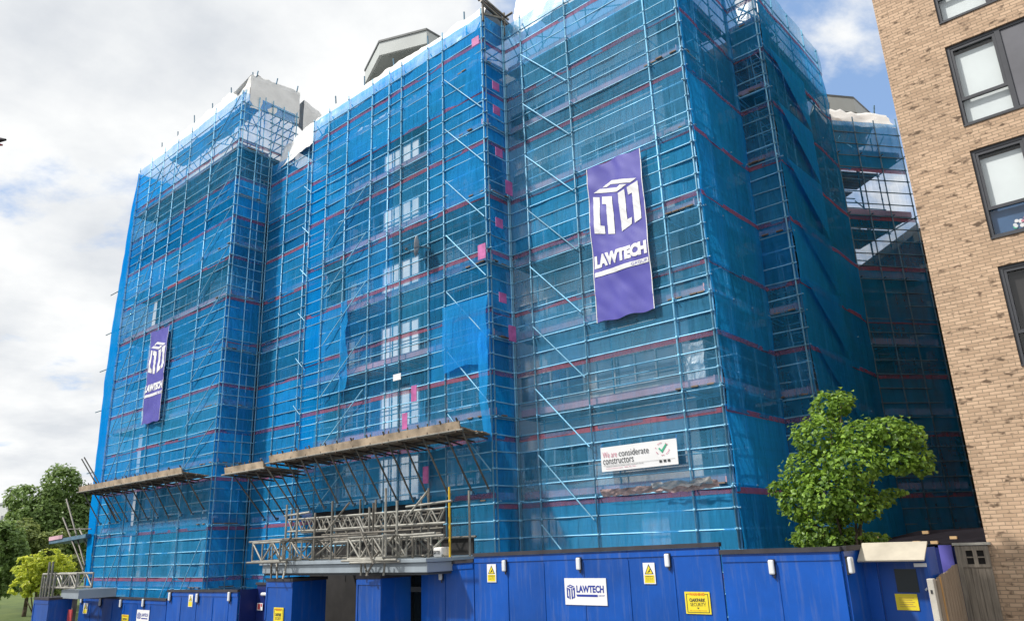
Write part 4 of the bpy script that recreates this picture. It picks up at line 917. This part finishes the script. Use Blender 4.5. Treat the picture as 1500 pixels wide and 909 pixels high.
hd = MB().obox((-4.34, YD-.22, 2.39), V((.56, 0, 0)), V((0, .21, .15)), V((0, -.008, .012))).build('door_hood', 'wood_pale', t)
bpy.data.objects.remove(next(o for o in bpy.data.objects if o.name.startswith('door_hood') and o is not hd))
MB().box((-4.45, YD+.088, 1.68), (-4.08, YD+.099, 2.08)).build('vision_panel', 'glass', t); 
MB().box((-4.06, YD-.06, 2.12), (-3.86, YD-.01, 2.18)).build('door_light', 'lamp_white', t); bar('handle', (-3.97, YD+.06, 1.72), (-3.93, YD+.06, 1.76), .02, 'lamp_white', t)
mb = MB(); rows = []
for j in range(2): rows.append([(-3.86+.075*math.sin(i/8*math.pi/2), YD+.45*(1-math.cos(i/8*math.pi/2)), (-.1, 2.45)[j]) for i in range(9)])
MB().grid(rows).build('curved_panel', 'hoarding', t, smooth=True)
p = at(1242, 827, 'X', -4.93); tt = thing('bulkhead_light', 'white bulkhead light on the angled corner beside the site door', 'lamp', (p.x, p.y, p.z), 'white bulkhead lights on the hoarding')
MB().box((p.x+.02, p.y-.08, p.z-.14), (p.x+.09, p.y+.08, p.z+.14)).build('diffuser', 'lamp_white', tt, bevel=.025); MB().box((p.x-.015, p.y-.06, p.z-.16), (p.x+.018, p.y+.06, p.z+.15)).build('back_plate', 'lamp_back', tt)
t, fc, w, h = sign('plain yellow notice on the blue site door', [(1311, 869), (1343, 869), (1314, 893), (1347, 893)], YD+.08, 'door_sign', 'sign', 'print_yellow')
mb = MB()
for i in range(5): fc.poly([(w*.15, h*(.22+i*.13)), (w*(.85-.1*(i % 2)), h*(.22+i*.13)), (w*(.85-.1*(i % 2)), h*(.25+i*.13)), (w*.15, h*(.25+i*.13))], .003, mb)
mb.build('small_print', 'wood_new', t)
# low felt roof behind
t = thing('site_shed', 'low black felt roofed shed with loose timber blocks on top', 'shed', (-4.6, 19.5, 0))
f1 = [at(x, y, 'Y', 18.75) for x, y in ((1270, 800), (1358, 797), (1450, 797))]; f2 = [at(x, y, 'Y', 21.5) for x, y in ((1448, 771), (1345, 777), (1292, 790))]
f1[2].x = min(f1[2].x, -3.36); f2[0].x = min(f2[0].x, -3.36)
MB().face(f1+f2).build('roof', 'felt', t)
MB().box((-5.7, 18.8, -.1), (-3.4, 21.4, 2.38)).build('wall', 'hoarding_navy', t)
p0, p1 = at(1374, 798, 'Y', 18.7), at(1393, 798, 'Y', 18.7); MB().box((p0.x, 18.7, -.1), (p1.x, 18.74, p0.z)).build('purple_panel', 'print_purple', t)
for x, y, z in ((1288, 786, 20.6), (1356, 779, 21.3), (1397, 787, 19.6), (1343, 794, 18.9), (1369, 794, 18.9)):
    p = at(x, y, 'Y', z); MB().obox((p.x, p.y, p.z), V((.07, 0, 0)), V((0, .05, 0)), V((0, 0, .035))).build('timber_block', 'wood_block', t)
# fence and gate
t = thing('timber_fence', 'weathered vertical board fence between concrete post and gate', 'fence', (-3.8, 16, 0))
MB().box((-3.80, 15.05, -.1), (-3.695, 15.20, 1.94)).build('concrete_post', 'concrete', t, bevel=.012)
MB().box((-3.765, 15.04, 1.70), (-3.735, 15.049, 1.76)).build('post_slot', 'lamp_back', t)
fa, fb = V((-3.69, 15.22, 0)), V((-3.885, 17.8, 0))
nb = 17
for i in range(nb):
    a = fa.lerp(fb, i/nb); b = fa.lerp(fb, (i+.93)/nb); z = 1.93+.16*i/nb+random.uniform(-.015, .015)
    MB().obox(((a.x+b.x)/2-.004*(i % 2), (a.y+b.y)/2, z/2-.05), (b-a).normalized().cross(V((0,0,1)))*.012, (b-a)/2, V((0,0,z/2+.05))).build('board', 'wood_new' if i in (2,) else 'wood_fence', t)
t = thing('timber_gate', 'tall grey timber gate with small lattice lights beside brick tower', 'gate', (-3.6, 17.95, 0))
gx0, gx1, gy = -3.80, -3.30, 17.90
MB().box((gx0-.09, gy, -.1), (gx0-.0, gy+.09, 2.42)).build('gate_post', 'wood_gate', t)
MB().box((gx0-.12, gy-.02, 2.422), (gx1+.05, gy+.11, 2.47)).build('head_rail', 'concrete', t)
for i in range(4):
    u = gx0+.005+(gx1-gx0)*i/4; MB().box((u, gy+.02, -.1), (u+(gx1-gx0)/4-.006, gy+.05, 2.0)).build('board', 'wood_gate', t)
mb = MB().box((gx0, gy, 2.002), (gx1, gy+.05, 2.06)).box((gx0, gy, 2.32), (gx1, gy+.05, 2.41)).box((gx0, gy, 2.06), (gx0+.09, gy+.05, 2.32)).box((gx1-.09, gy, 2.06), (gx1, gy+.05, 2.32)).box(((gx0+gx1)/2-.035, gy, 2.06), ((gx0+gx1)/2+.035, gy+.05, 2.32)).box((gx0+.09, gy+.01, 2.18), ((gx0+gx1)/2-.035, gy+.04, 2.205)).box(((gx0+gx1)/2+.035, gy+.01, 2.18), (gx1-.09, gy+.04, 2.205))
mb.build('lattice_frame', 'wood_gate', t); MB().box((gx0+.02, gy+.055, 2.03), (gx1-.02, gy+.07, 2.36)).build('backing_board', 'interior', t)

# ------------------------------------------------------------------ tan brick tower
YT = 18.0; TX0, TX1, TZ1 = -3.32, 9.0, 24.0
t = thing('brick_tower', 'tan brick apartment tower with dark framed windows at right edge', 'building', (2, 20, 0))
WX0, WX1 = -2.06, .55
wz = [(14.0, 16.05), (11.30, 13.36), (8.60, 10.68), (5.85, 7.96)]
mb = MB(); dep = .13
def q(x0, x1, z0_, z1_, y=YT): mb.face([(x0, y, z0_), (x1, y, z0_), (x1, y, z1_), (x0, y, z1_)])
q(TX0, WX0, -.1, TZ1); q(WX1, TX1, -.1, TZ1)
zs = sorted(wz); prev = -.1
for a, b in zs: q(WX0, WX1, prev, a); prev = b
q(WX0, WX1, prev, TZ1)
for a, b in zs:
    mb.face([(WX0, YT, a), (WX0, YT, b), (WX0, YT+dep, b), (WX0, YT+dep, a)]); mb.face([(WX1, YT, b), (WX1, YT, a), (WX1, YT+dep, a), (WX1, YT+dep, b)])
    mb.face([(WX0, YT, b), (WX1, YT, b), (WX1, YT+dep, b), (WX0, YT+dep, b)]); mb.face([(WX0, YT, a), (WX0, YT+dep, a), (WX1, YT+dep, a), (WX1, YT, a)])
mb.face([(TX0, YT, -.1), (TX0, YT, TZ1), (TX0, 30, TZ1), (TX0, 30, -.1)]); mb.face([(TX1, YT, -.1), (TX1, 30, -.1), (TX1, 30, TZ1), (TX1, YT, TZ1)]); mb.face([(TX0, YT, TZ1), (TX1, YT, TZ1), (TX1, 30, TZ1), (TX0, 30, TZ1)]); mb.face([(TX0, 30, -.1), (TX0, 30, TZ1), (TX1, 30, TZ1), (TX1, 30, -.1)])
mb.build('wall', 'buff_brick', t)
for i, (a, b) in enumerate(wz):
    f_ = MB(); y0, y1 = YT+.05, YT+dep-.003
    def fb_(x0, x1, z0_, z1_, d=0): f_.box((x0, y0+d, z0_), (x1, y1, z1_))
    e = .003; tr = a+(b-a)*.325; mx_ = WX0+1.02
    fb_(WX0+e, WX1-e, b-.07, b-e); fb_(WX0+e, WX1-e, a+e, a+.07); fb_(WX0+e, WX0+.075, a+.07, b-.07); fb_(WX1-.075, WX1-e, a+.07, b-.07); fb_(mx_-.05, mx_+.05, a+.07, b-.07)
    fb_(WX0+.075, mx_-.05, tr-.035, tr+.035, .01); fb_(mx_+.62, mx_+.70, a+.07, b-.07, .005); fb_(mx_+.70, WX1-.075, tr-.035, tr+.035, .01)
    wo = f_.build('window', 'dark_frame', t)
    s_ = MB()                                  # opening sash
    s_.box((WX0+.078, y0+.015, b-.135), (mx_-.053, y1+.01, b-.073)).box((WX0+.078, y0+.015, tr+.038), (WX0+.13, y1+.01, b-.137)).box((mx_-.11, y0+.015, tr+.038), (mx_-.053, y1+.01, b-.137)); s_.build('sash', 'dark_frame', wo)
    MB().box((mx_+.053, y0+.03, a+.073), (mx_+.617, y1-.01, b-.073)).build('spandrel_panel', 'grey_panel', wo)
    for x0, x1, z0_, z1_ in ((WX0+.076, mx_-.051, tr+.036, b-.071), (WX0+.076, mx_-.051, a+.071, tr-.036), (mx_+.702, WX1-.076, tr+.036, b-.071), (mx_+.702, WX1-.076, a+.071, tr-.036)):
        MB().face([(x0, YT+.115, z0_), (x1, YT+.115, z0_), (x1, YT+.115, z1_), (x0, YT+.115, z1_)]).build('pane', 'glass_clear', wo)
    low = a+.075
    bm_ = 'interior' if i == 3 else 'blind'
    MB().face([(WX0+.08, YT+.2, tr), (mx_-.05, YT+.2, tr), (mx_-.05, YT+.2, b-.2), (WX0+.08, YT+.2, b-.2)]).build('blind', bm_, wo)
    MB().face([(WX0+.08, YT+.2, low), (mx_-.05, YT+.2, low), (mx_-.05, YT+.2, tr), (WX0+.08, YT+.2, tr)]).build('blind', {2: 'door_blue', 3: 'interior'}.get(i, 'blind') if 'door_blue' in M else bm_, wo)
    MB().face([(mx_+.7, YT+.22, low), (WX1-.08, YT+.22, low), (WX1-.08, YT+.22, b-.1), (mx_+.7, YT+.22, b-.1)]).build('blind', bm_, wo)
    MB().box((WX0+.05, YT+.6, a+.05), (WX1-.05, YT+.65, b-.05)).build('room_back', 'interior', wo)
    MB().box((WX0+.004, YT-.025, a-.03), (WX1-.004, YT+.05, a+.002)).build('sill', 'dark_frame', wo)
    if i == 2:
        for j in range(26):
            x = WX0+.42+random.random()*.5; z = low+.08+random.random()*(.12+.3*(x-WX0-.42)); rr = random.uniform(.025, .05)
            ff = MB().face([(x+rr*math.cos(k/8*6.283), YT+.19-.001*j*.3, z+rr*math.sin(k/8*6.283)) for k in range(8)]).build('flower_cutout', random.choice(['print_white', 'print_white', 'print_pink', 'print_green', 'lamp_white', 'print_purple']), wo)

# ------------------------------------------------------------------ brown house behind
YB = 31.5
def b_(x, y): return at(x, y, 'Y', YB)
t = thing('brick_house', 'older brown brick house with pale stone bands, half hidden behind tower', 'house', (-5, 33, 0))
xl = b_(1262, 470).x; zt1 = b_(1262, 405).z; xr = 2.0; zt2 = b_(1345, 338).z
xk = b_(1345, 338).x
def wallq(x0, x1, za0, za1, m, y, nm, z0_=-.1): MB().face([(x0, y, z0_), (x1, y, z0_), (x1, y, za1), (x0, y, za0)]).face([(x0, y, z0_), (x0, y, za0), (x0, y+8, za0), (x0, y+8, z0_)]).face([(x0, y, za0), (x1, y, za1), (x1, y+8, za1), (x0, y+8, za0)]).build(nm, m, t)
wallq(xl, xk, zt1, zt2, 'red_brick', YB, 'wall'); wallq(xk+.003, xr, zt2, zt2, 'brown_brick', YB-.25, 'wall')
d = V((xk-xl, 0, zt2-zt1)); MB().obox(V(((xl+xk)/2, YB-.05, (zt1+zt2)/2+.08)), d/2*1.05, V((0, .1, 0)), V((0, 0, .16))).build('bargeboard', 'white_frame', t)
for y0, y1 in ((338, 352), (388, 399), (443, 452)):
    za, zb_ = at(1352, y0, 'Y', YB-.3).z, at(1352, y1, 'Y', YB-.3).z
    MB().box((xk-.15, YB-.36, zb_), (xr, YB-.253, za)).build('stone_band', 'stone_band', t)
bar('drainpipe', (at(1375, 480, 'Y', YB-.4).x, YB-.4, 0), (at(1375, 480, 'Y', YB-.4).x, YB-.4, at(1362, 430, 'Y', YB-.4).z), .06, 'lamp_back', t)
a = b_(1333, 493); c = b_(1362, 530)
f_ = MB(); x0, x1, z0_, z1_ = a.x, c.x, c.z, a.z
for u0, u1, v0, v1 in ((0, 1, 0, .08), (0, 1, .92, 1), (0, .08, .08, .92), (.92, 1, .08, .92), (.46, .54, .08, .92), (.08, .46, .5, .56), (.54, .92, .5, .56)): f_.box((x0+(x1-x0)*u0, YB-.06, z0_+(z1_-z0_)*v0), (x0+(x1-x0)*u1, YB-.003, z0_+(z1_-z0_)*v1))
wo = f_.build('window', 'white_frame', t); MB().face([(x0, YB-.02, z0_), (x1, YB-.02, z0_), (x1, YB-.02, z1_), (x0, YB-.02, z1_)]).build('pane', 'glass', wo)

# ------------------------------------------------------------------ trees
def leaf(mb, p, nrm, size, lob=False):
    n = nrm.normalized(); a = n.cross(V((random.uniform(-1,1), random.uniform(-1,1), random.uniform(-1,1))))
    if a.length < 1e-3: return
    a.normalize(); b = n.cross(a); k = len(mb.v); s = size*random.uniform(.65, 1.2); c = n*(.18*s)
    if lob: pts = [p-b*.5*s, p-b*.22*s+a*.5*s+c, p+b*.12*s+a*.32*s+c, p+b*.55*s, p+b*.12*s-a*.32*s+c, p-b*.22*s-a*.5*s+c]
    else: pts = [p-b*.5*s, p+a*.36*s+c, p+b*.55*s, p-a*.36*s+c]
    mb.v += [tuple(x) for x in pts]
    if lob: mb.f += [(k, k+1, k+2, k+3), (k, k+3, k+4, k+5)]
    else: mb.f += [(k, k+1, k+2), (k, k+2, k+3)]
def crown(blobs, dens, size, lob=False, squash=1, shell=.55, spread=.12, clump=0):
    mb = MB()
    for c, rx, ry, rz in blobs:
        c = V(c); n = int(dens*(rx*ry*rz)**(2/3)*10)
        sub = []
        if clump:
            for _ in range(max(5, int(n/clump))):
                u = V((random.gauss(0,1), random.gauss(0,1), random.gauss(0,1))).normalized(); sub.append((u, random.uniform(.65, 1.05)))
        for _ in range(n):
            if sub:
                u, rr = random.choice(sub); u = (u+V((random.gauss(0,.22), random.gauss(0,.22), random.gauss(0,.22)))).normalized(); rr *= random.uniform(.86, 1.1)
            else:
                u = V((random.gauss(0,1), random.gauss(0,1), random.gauss(0,1))).normalized(); rr = random.uniform(shell, 1.0)**.6*(random.uniform(1.0, 1.3) if random.random() < .2 else 1)
                rr *= 1+.25*nz(u*2, 1.3, c.x)
            p = c+V((u.x*rx*rr, u.y*ry*rr, u.z*rz*rr))
            leaf(mb, p, u*.7+V((0,0,.75))+V((random.gauss(0,.5), random.gauss(0,.5), random.gauss(0,.45))), size, lob)
    return mb
def tree(label, base, top, blobs, dens, size, m, r0, lob=False, group=None, limbs=True, name='tree', clump=0):
    t = thing(name, label, 'tree', base, group); b = V(base); tp = V(top)
    mb = MB(); pts = [b.lerp(tp, i/6)+V((.06*r0*10*nz((i, b.x, 0), .9), .06*r0*10*nz((i, b.y, 2), .9), 0)) for i in range(7)]
    for i in range(6): mb.tube(pts[i], pts[i+1], r0*(1-.13*i), 10, r0*(1-.13*(i+1)))
    mb.build('trunk', 'bark', t, smooth=True)
    if limbs:
        for c, rx, ry, rz in blobs[:10]:
            s = pts[random.choice((2, 3, 4))]; e = V(c); mid = s.lerp(e, .5)+V((0, 0, .15*rz)); m_ = MB().tube(s, mid, r0*.4, 7, r0*.26).tube(mid, e, r0*.26, 7, r0*.08); m_.build('limb', 'bark', t, smooth=True)
    crown(blobs, dens, size, lob, clump=clump).build('crown', m, t); return t
bl = []
for x, y, Y, rx, rz in ((1214, 598, 16.4, .42, .42), (1232, 590, 16.2, .3, .3), (1200, 640, 16.0, .62, .5), (1180, 690, 15.9, .5, .5), (1143, 716, 15.9, .32, .22), (1168, 738, 15.8, .42, .38), (1215, 720, 15.6, .7, .55), (1250, 680, 15.6, .65, .5), (1262, 640, 15.9, .5, .4), (1300, 632, 15.9, .5, .32), (1330, 640, 16.1, .35, .3), (1346, 675, 16.2, .34, .34), (1315, 675, 16.0, .45, .3), (1255, 735, 15.8, .55, .45), (1205, 775, 16.0, .62, .42), (1240, 790, 16.2, .5, .3), (1290, 735, 16.3, .3, .13), (1180, 790, 16.2, .35, .22), (1275, 790, 16.8, .4, .16), (1308, 722, 16.6, .25, .1)):
    p = at(x, y, 'Y', Y); bl.append((p, rx*.86, rx*.9, rz*.86))
p = at(1262, 800, 'Y', 16.4)
tree('bright green broadleaf tree rising behind the right hoarding', (p.x-.05, 16.3, -.1), (p.x-.35, 16.0, 4.3), bl, 310, .096, 'leaf_near', .10, True)
def ftree(label, px, py, dist, wpx, hpx, m, dens, size, base_z, seedn, trunkpx=None, **k):
    random.seed(seedn)
    d = (fw*F+cr*(px-750)-cu*(py-454.5)); hd_ = math.hypot(d.x, d.y); d = d*(dist/hd_); c = EYE+d
    sc = dist/math.cos(math.atan((px-763)/1156))*math.cos(math.atan((px-763)/1156))/1104*1.25
    w, h = wpx*sc/2, hpx*sc/2; bl = []
    side = V((-d.y, d.x, 0)).normalized()
    for i in range(k.pop('n', 22)):
        u = V((random.gauss(0,1), random.gauss(0,1), random.gauss(0,1))).normalized()*random.uniform(.25, .8)
        bl.append((c+side*(u.x*w)+V((0,0,u.z*h))+V((d.x, d.y, 0)).normalized()*(u.y*w*.7), w*random.uniform(.26, .42), w*random.uniform(.26, .42), h*random.uniform(.2, .34)))
    return tree(label, (c.x, c.y, base_z), (c.x, c.y, c.z+h*.3), bl, dens, size, m, w*.055, **k)
G = 'trees in the park'
ftree('tall dark round tree beside the scaffold in the park', 95, 778, 96, 112, 122, 'leaf_dark', 40, .42, -2.3, 3, group=G, n=34, clump=26)
ftree('olive green tree in the park left of the tall dark one', 48, 815, 88, 72, 92, 'leaf_mid', 36, .38, -2.3, 4, group=G, n=20, clump=22)
ftree('dark tree cut by the left edge of the picture', -2, 830, 84, 62, 100, 'leaf_dark', 36, .4, -2.2, 5, group=G, n=22, clump=22)
ftree('small bright yellow green tree in front of the dark park trees', 58, 838, 66, 60, 52, 'leaf_yellow', 44, .26, -2.4, 6, group=G, n=22, clump=18)
ftree('dull green shrub tree behind the far left lattice frame', 108, 822, 78, 36, 52, 'leaf_mid', 36, .34, -2.4, 7, group=G, n=12, clump=20)
t = thing('park_fence', 'thin dark post and wire fence along the park lawn', 'fence', (-75, 24, -2.4))
for i in range(14): bar('post', (-60-i*2.2, 22+i*.7, -2.6), (-60-i*2.2, 22+i*.7, -1.2), .05, 'lamp_black', t)
for z in (-1.3, -1.8): bar('rail', (-60, 22, z), (-60-13*2.2, 22+13*.7, z), .02, 'lamp_black', t)
p = at(8, 738, 'Y', 70)
t = thing('far_building', 'pale flat roofed building far off above the park trees', 'building', (p.x, p.y, -2))
MB().box((p.x-25, p.y, -3), (p.x+5.5, p.y+20, p.z)).build('wall', 'far_white', t); MB().box((p.x-25.2, p.y-.3, p.z+.003), (p.x+5.7, p.y+20, p.z+.6)).build('parapet', 'lead', t)
for i in range(8): MB().box((p.x-22+i*3.3, p.y-.06, p.z-5), (p.x-20+i*3.3, p.y-.003, p.z-3)).build('window', 'glass', t)
# ivy on the brown house
random.seed(5); mb = MB()
for _ in range(900):
    x, y = 1388+random.random()*12, 0
    y = 470+random.random()*260; x = 1366+(y-450)*.205+random.gauss(0, 3.2); p = at(x, y, 'Y', YB-.45+random.uniform(-.1, .1)); leaf(mb, p, V((random.gauss(0,.4), -1, .6+random.gauss(0,.4))), .16)
tag(mb.build('ivy', 'leaf_ivy'), 'narrow strip of dark ivy climbing brown brick beside the tower', 'climbing plant')
# street lamp whose head just enters the frame at the left
d = (fw*F+cr*(1-750)-cu*(205-454.5)).normalized(); p = EYE+d*14; side = rt*-1
t = thing('street_lamp', 'dark lamp head with red underside poking in at the left edge', 'street lamp', (p.x-2.2*rt.x, p.y-2.2*rt.y, gz(p.x)))
hm = MB(); tip = p+rt*.075
rows = []
for j in range(6):
    u = j/5; rr = .075*math.sin(.25+u*2.2); rows.append([tip-rt*(u*.55)+V((0,0,1))*(rr*math.sin(i/10*6.283))+fw*(rr*1.2*math.cos(i/10*6.283)) for i in range(11)])
hm.grid(rows); hm.build('lamp_head', 'lamp_black', t, smooth=True)
MB().obox(tip-rt*.25-V((0,0,.075)), rt*.18, fw*.06, V((0,0,.012))).build('red_lens', 'lamp_red', t)
b0 = V((p.x-2.2*rt.x, p.y-2.2*rt.y, gz(p.x))); bar('pole', b0, b0+V((0,0,p.z-b0.z-.1)), .06, 'lamp_black', t); bar('arm', b0+V((0,0,p.z-b0.z-.15)), tip-rt*.4, .035, 'lamp_black', t)

# ------------------------------------------------------------------ light and sky
SE, SD = R(47), V((-.52, -.74, 0)).normalized()
sun_dir = V((SD.x*math.cos(SE), SD.y*math.cos(SE), math.sin(SE)))
sl = bpy.data.lights.new('sun', 'SUN'); sl.energy = 3.5; sl.angle = R(3.0); sl.color = (1, .96, .9)
so = bpy.data.objects.new('sun', sl); COL.objects.link(so); so.rotation_mode = 'QUATERNION'; so.rotation_quaternion = sun_dir.to_track_quat('Z', 'Y')
W = bpy.data.worlds.new('World'); S.world = W; W.use_nodes = True; nt = W.node_tree; nt.nodes.clear(); L = nt.links.new
out = nt.nodes.new('ShaderNodeOutputWorld'); bg = N(nt, 'Background'); bg.inputs['Strength'].default_value = .1
sky = N(nt, 'TexSky'); sky.sky_type = 'NISHITA'; sky.sun_disc = False; sky.sun_elevation = SE; sky.sun_rotation = math.atan2(SD.x, SD.y)
sky.air_density = 1.0; sky.dust_density = 1.0; sky.ozone_density = 2.0
tc = N(nt, 'TexCoord'); sp = N(nt, 'SeparateXYZ'); L(tc.outputs['Generated'], sp.inputs[0])
zz = N(nt, 'Math', operation='MAXIMUM'); L(sp.outputs[2], zz.inputs[0]); zz.inputs[1].default_value = 0.0
za = N(nt, 'Math', operation='ADD'); L(zz.outputs[0], za.inputs[0]); za.inputs[1].default_value = .22
dx = N(nt, 'Math', operation='DIVIDE'); L(sp.outputs[0], dx.inputs[0]); L(za.outputs[0], dx.inputs[1])
dy = N(nt, 'Math', operation='DIVIDE'); L(sp.outputs[1], dy.inputs[0]); L(za.outputs[0], dy.inputs[1])
cb = N(nt, 'CombineXYZ'); L(dx.outputs[0], cb.inputs[0]); L(dy.outputs[0], cb.inputs[1])
n1_ = N(nt, 'TexNoise', Scale=1.9, Detail=10.0, Roughness=.58, Distortion=.3); L(cb.outputs[0], n1_.inputs['Vector'])
bd = (fw*F+cr*(1290-750)-cu*(140-454.5)).normalized()
dp = N(nt, 'VectorMath', operation='DOT_PRODUCT'); L(tc.outputs['Generated'], dp.inputs[0]); dp.inputs[1].default_value = bd
cov = N(nt, 'MapRange'); L(dp.outputs['Value'], cov.inputs[0]); cov.inputs[1].default_value = .88; cov.inputs[2].default_value = .995; cov.inputs[3].default_value = .115; cov.inputs[4].default_value = -.045
ad = N(nt, 'Math', operation='ADD'); L(n1_.outputs['Fac'], ad.inputs[0]); L(cov.outputs[0], ad.inputs[1])
cr_ = N(nt, 'ValToRGB'); cr_.color_ramp.elements[0].position = .43; cr_.color_ramp.elements[1].position = .56; cr_.color_ramp.interpolation = 'EASE'
L(ad.outputs[0], cr_.inputs[0])
n2_ = N(nt, 'TexNoise', Scale=2.6, Detail=8.0, Roughness=.55); L(cb.outputs[0], n2_.inputs['Vector'])
ccol = N(nt, 'ValToRGB'); ccol.color_ramp.elements[0].position = .33; ccol.color_ramp.elements[1].position = .6
ccol.color_ramp.elements[0].color = (.62, .65, .69, 1); ccol.color_ramp.elements[1].color = (.87, .88, .88, 1); L(n2_.outputs['Fac'], ccol.inputs[0])
sc_ = N(nt, 'VectorMath', operation='SCALE'); L(ccol.outputs[0], sc_.inputs[0]); sc_.inputs['Scale'].default_value = 10.0
lf = N(nt, 'MixRGB'); lf.inputs[0].default_value = .45; L(sky.outputs[0], lf.inputs[1]); lf.inputs[2].default_value = (4.2, 6.6, 11.0, 1)
mx = N(nt, 'MixRGB'); L(cr_.outputs[0], mx.inputs[0]); L(lf.outputs[0], mx.inputs[1]); L(sc_.outputs[0], mx.inputs[2])
L(mx.outputs[0], bg.inputs[0]); L(bg.outputs[0], out.inputs[0])
vs = S.view_settings; vs.view_transform = 'Standard'; vs.look = 'None'; vs.exposure = .22; vs.gamma = 1; vs.use_curve_mapping = False
S.cycles.max_bounces = 8; S.cycles.transparent_max_bounces = 16; S.cycles.diffuse_bounces = 3; S.cycles.glossy_bounces = 3
S.cycles.use_denoising = True
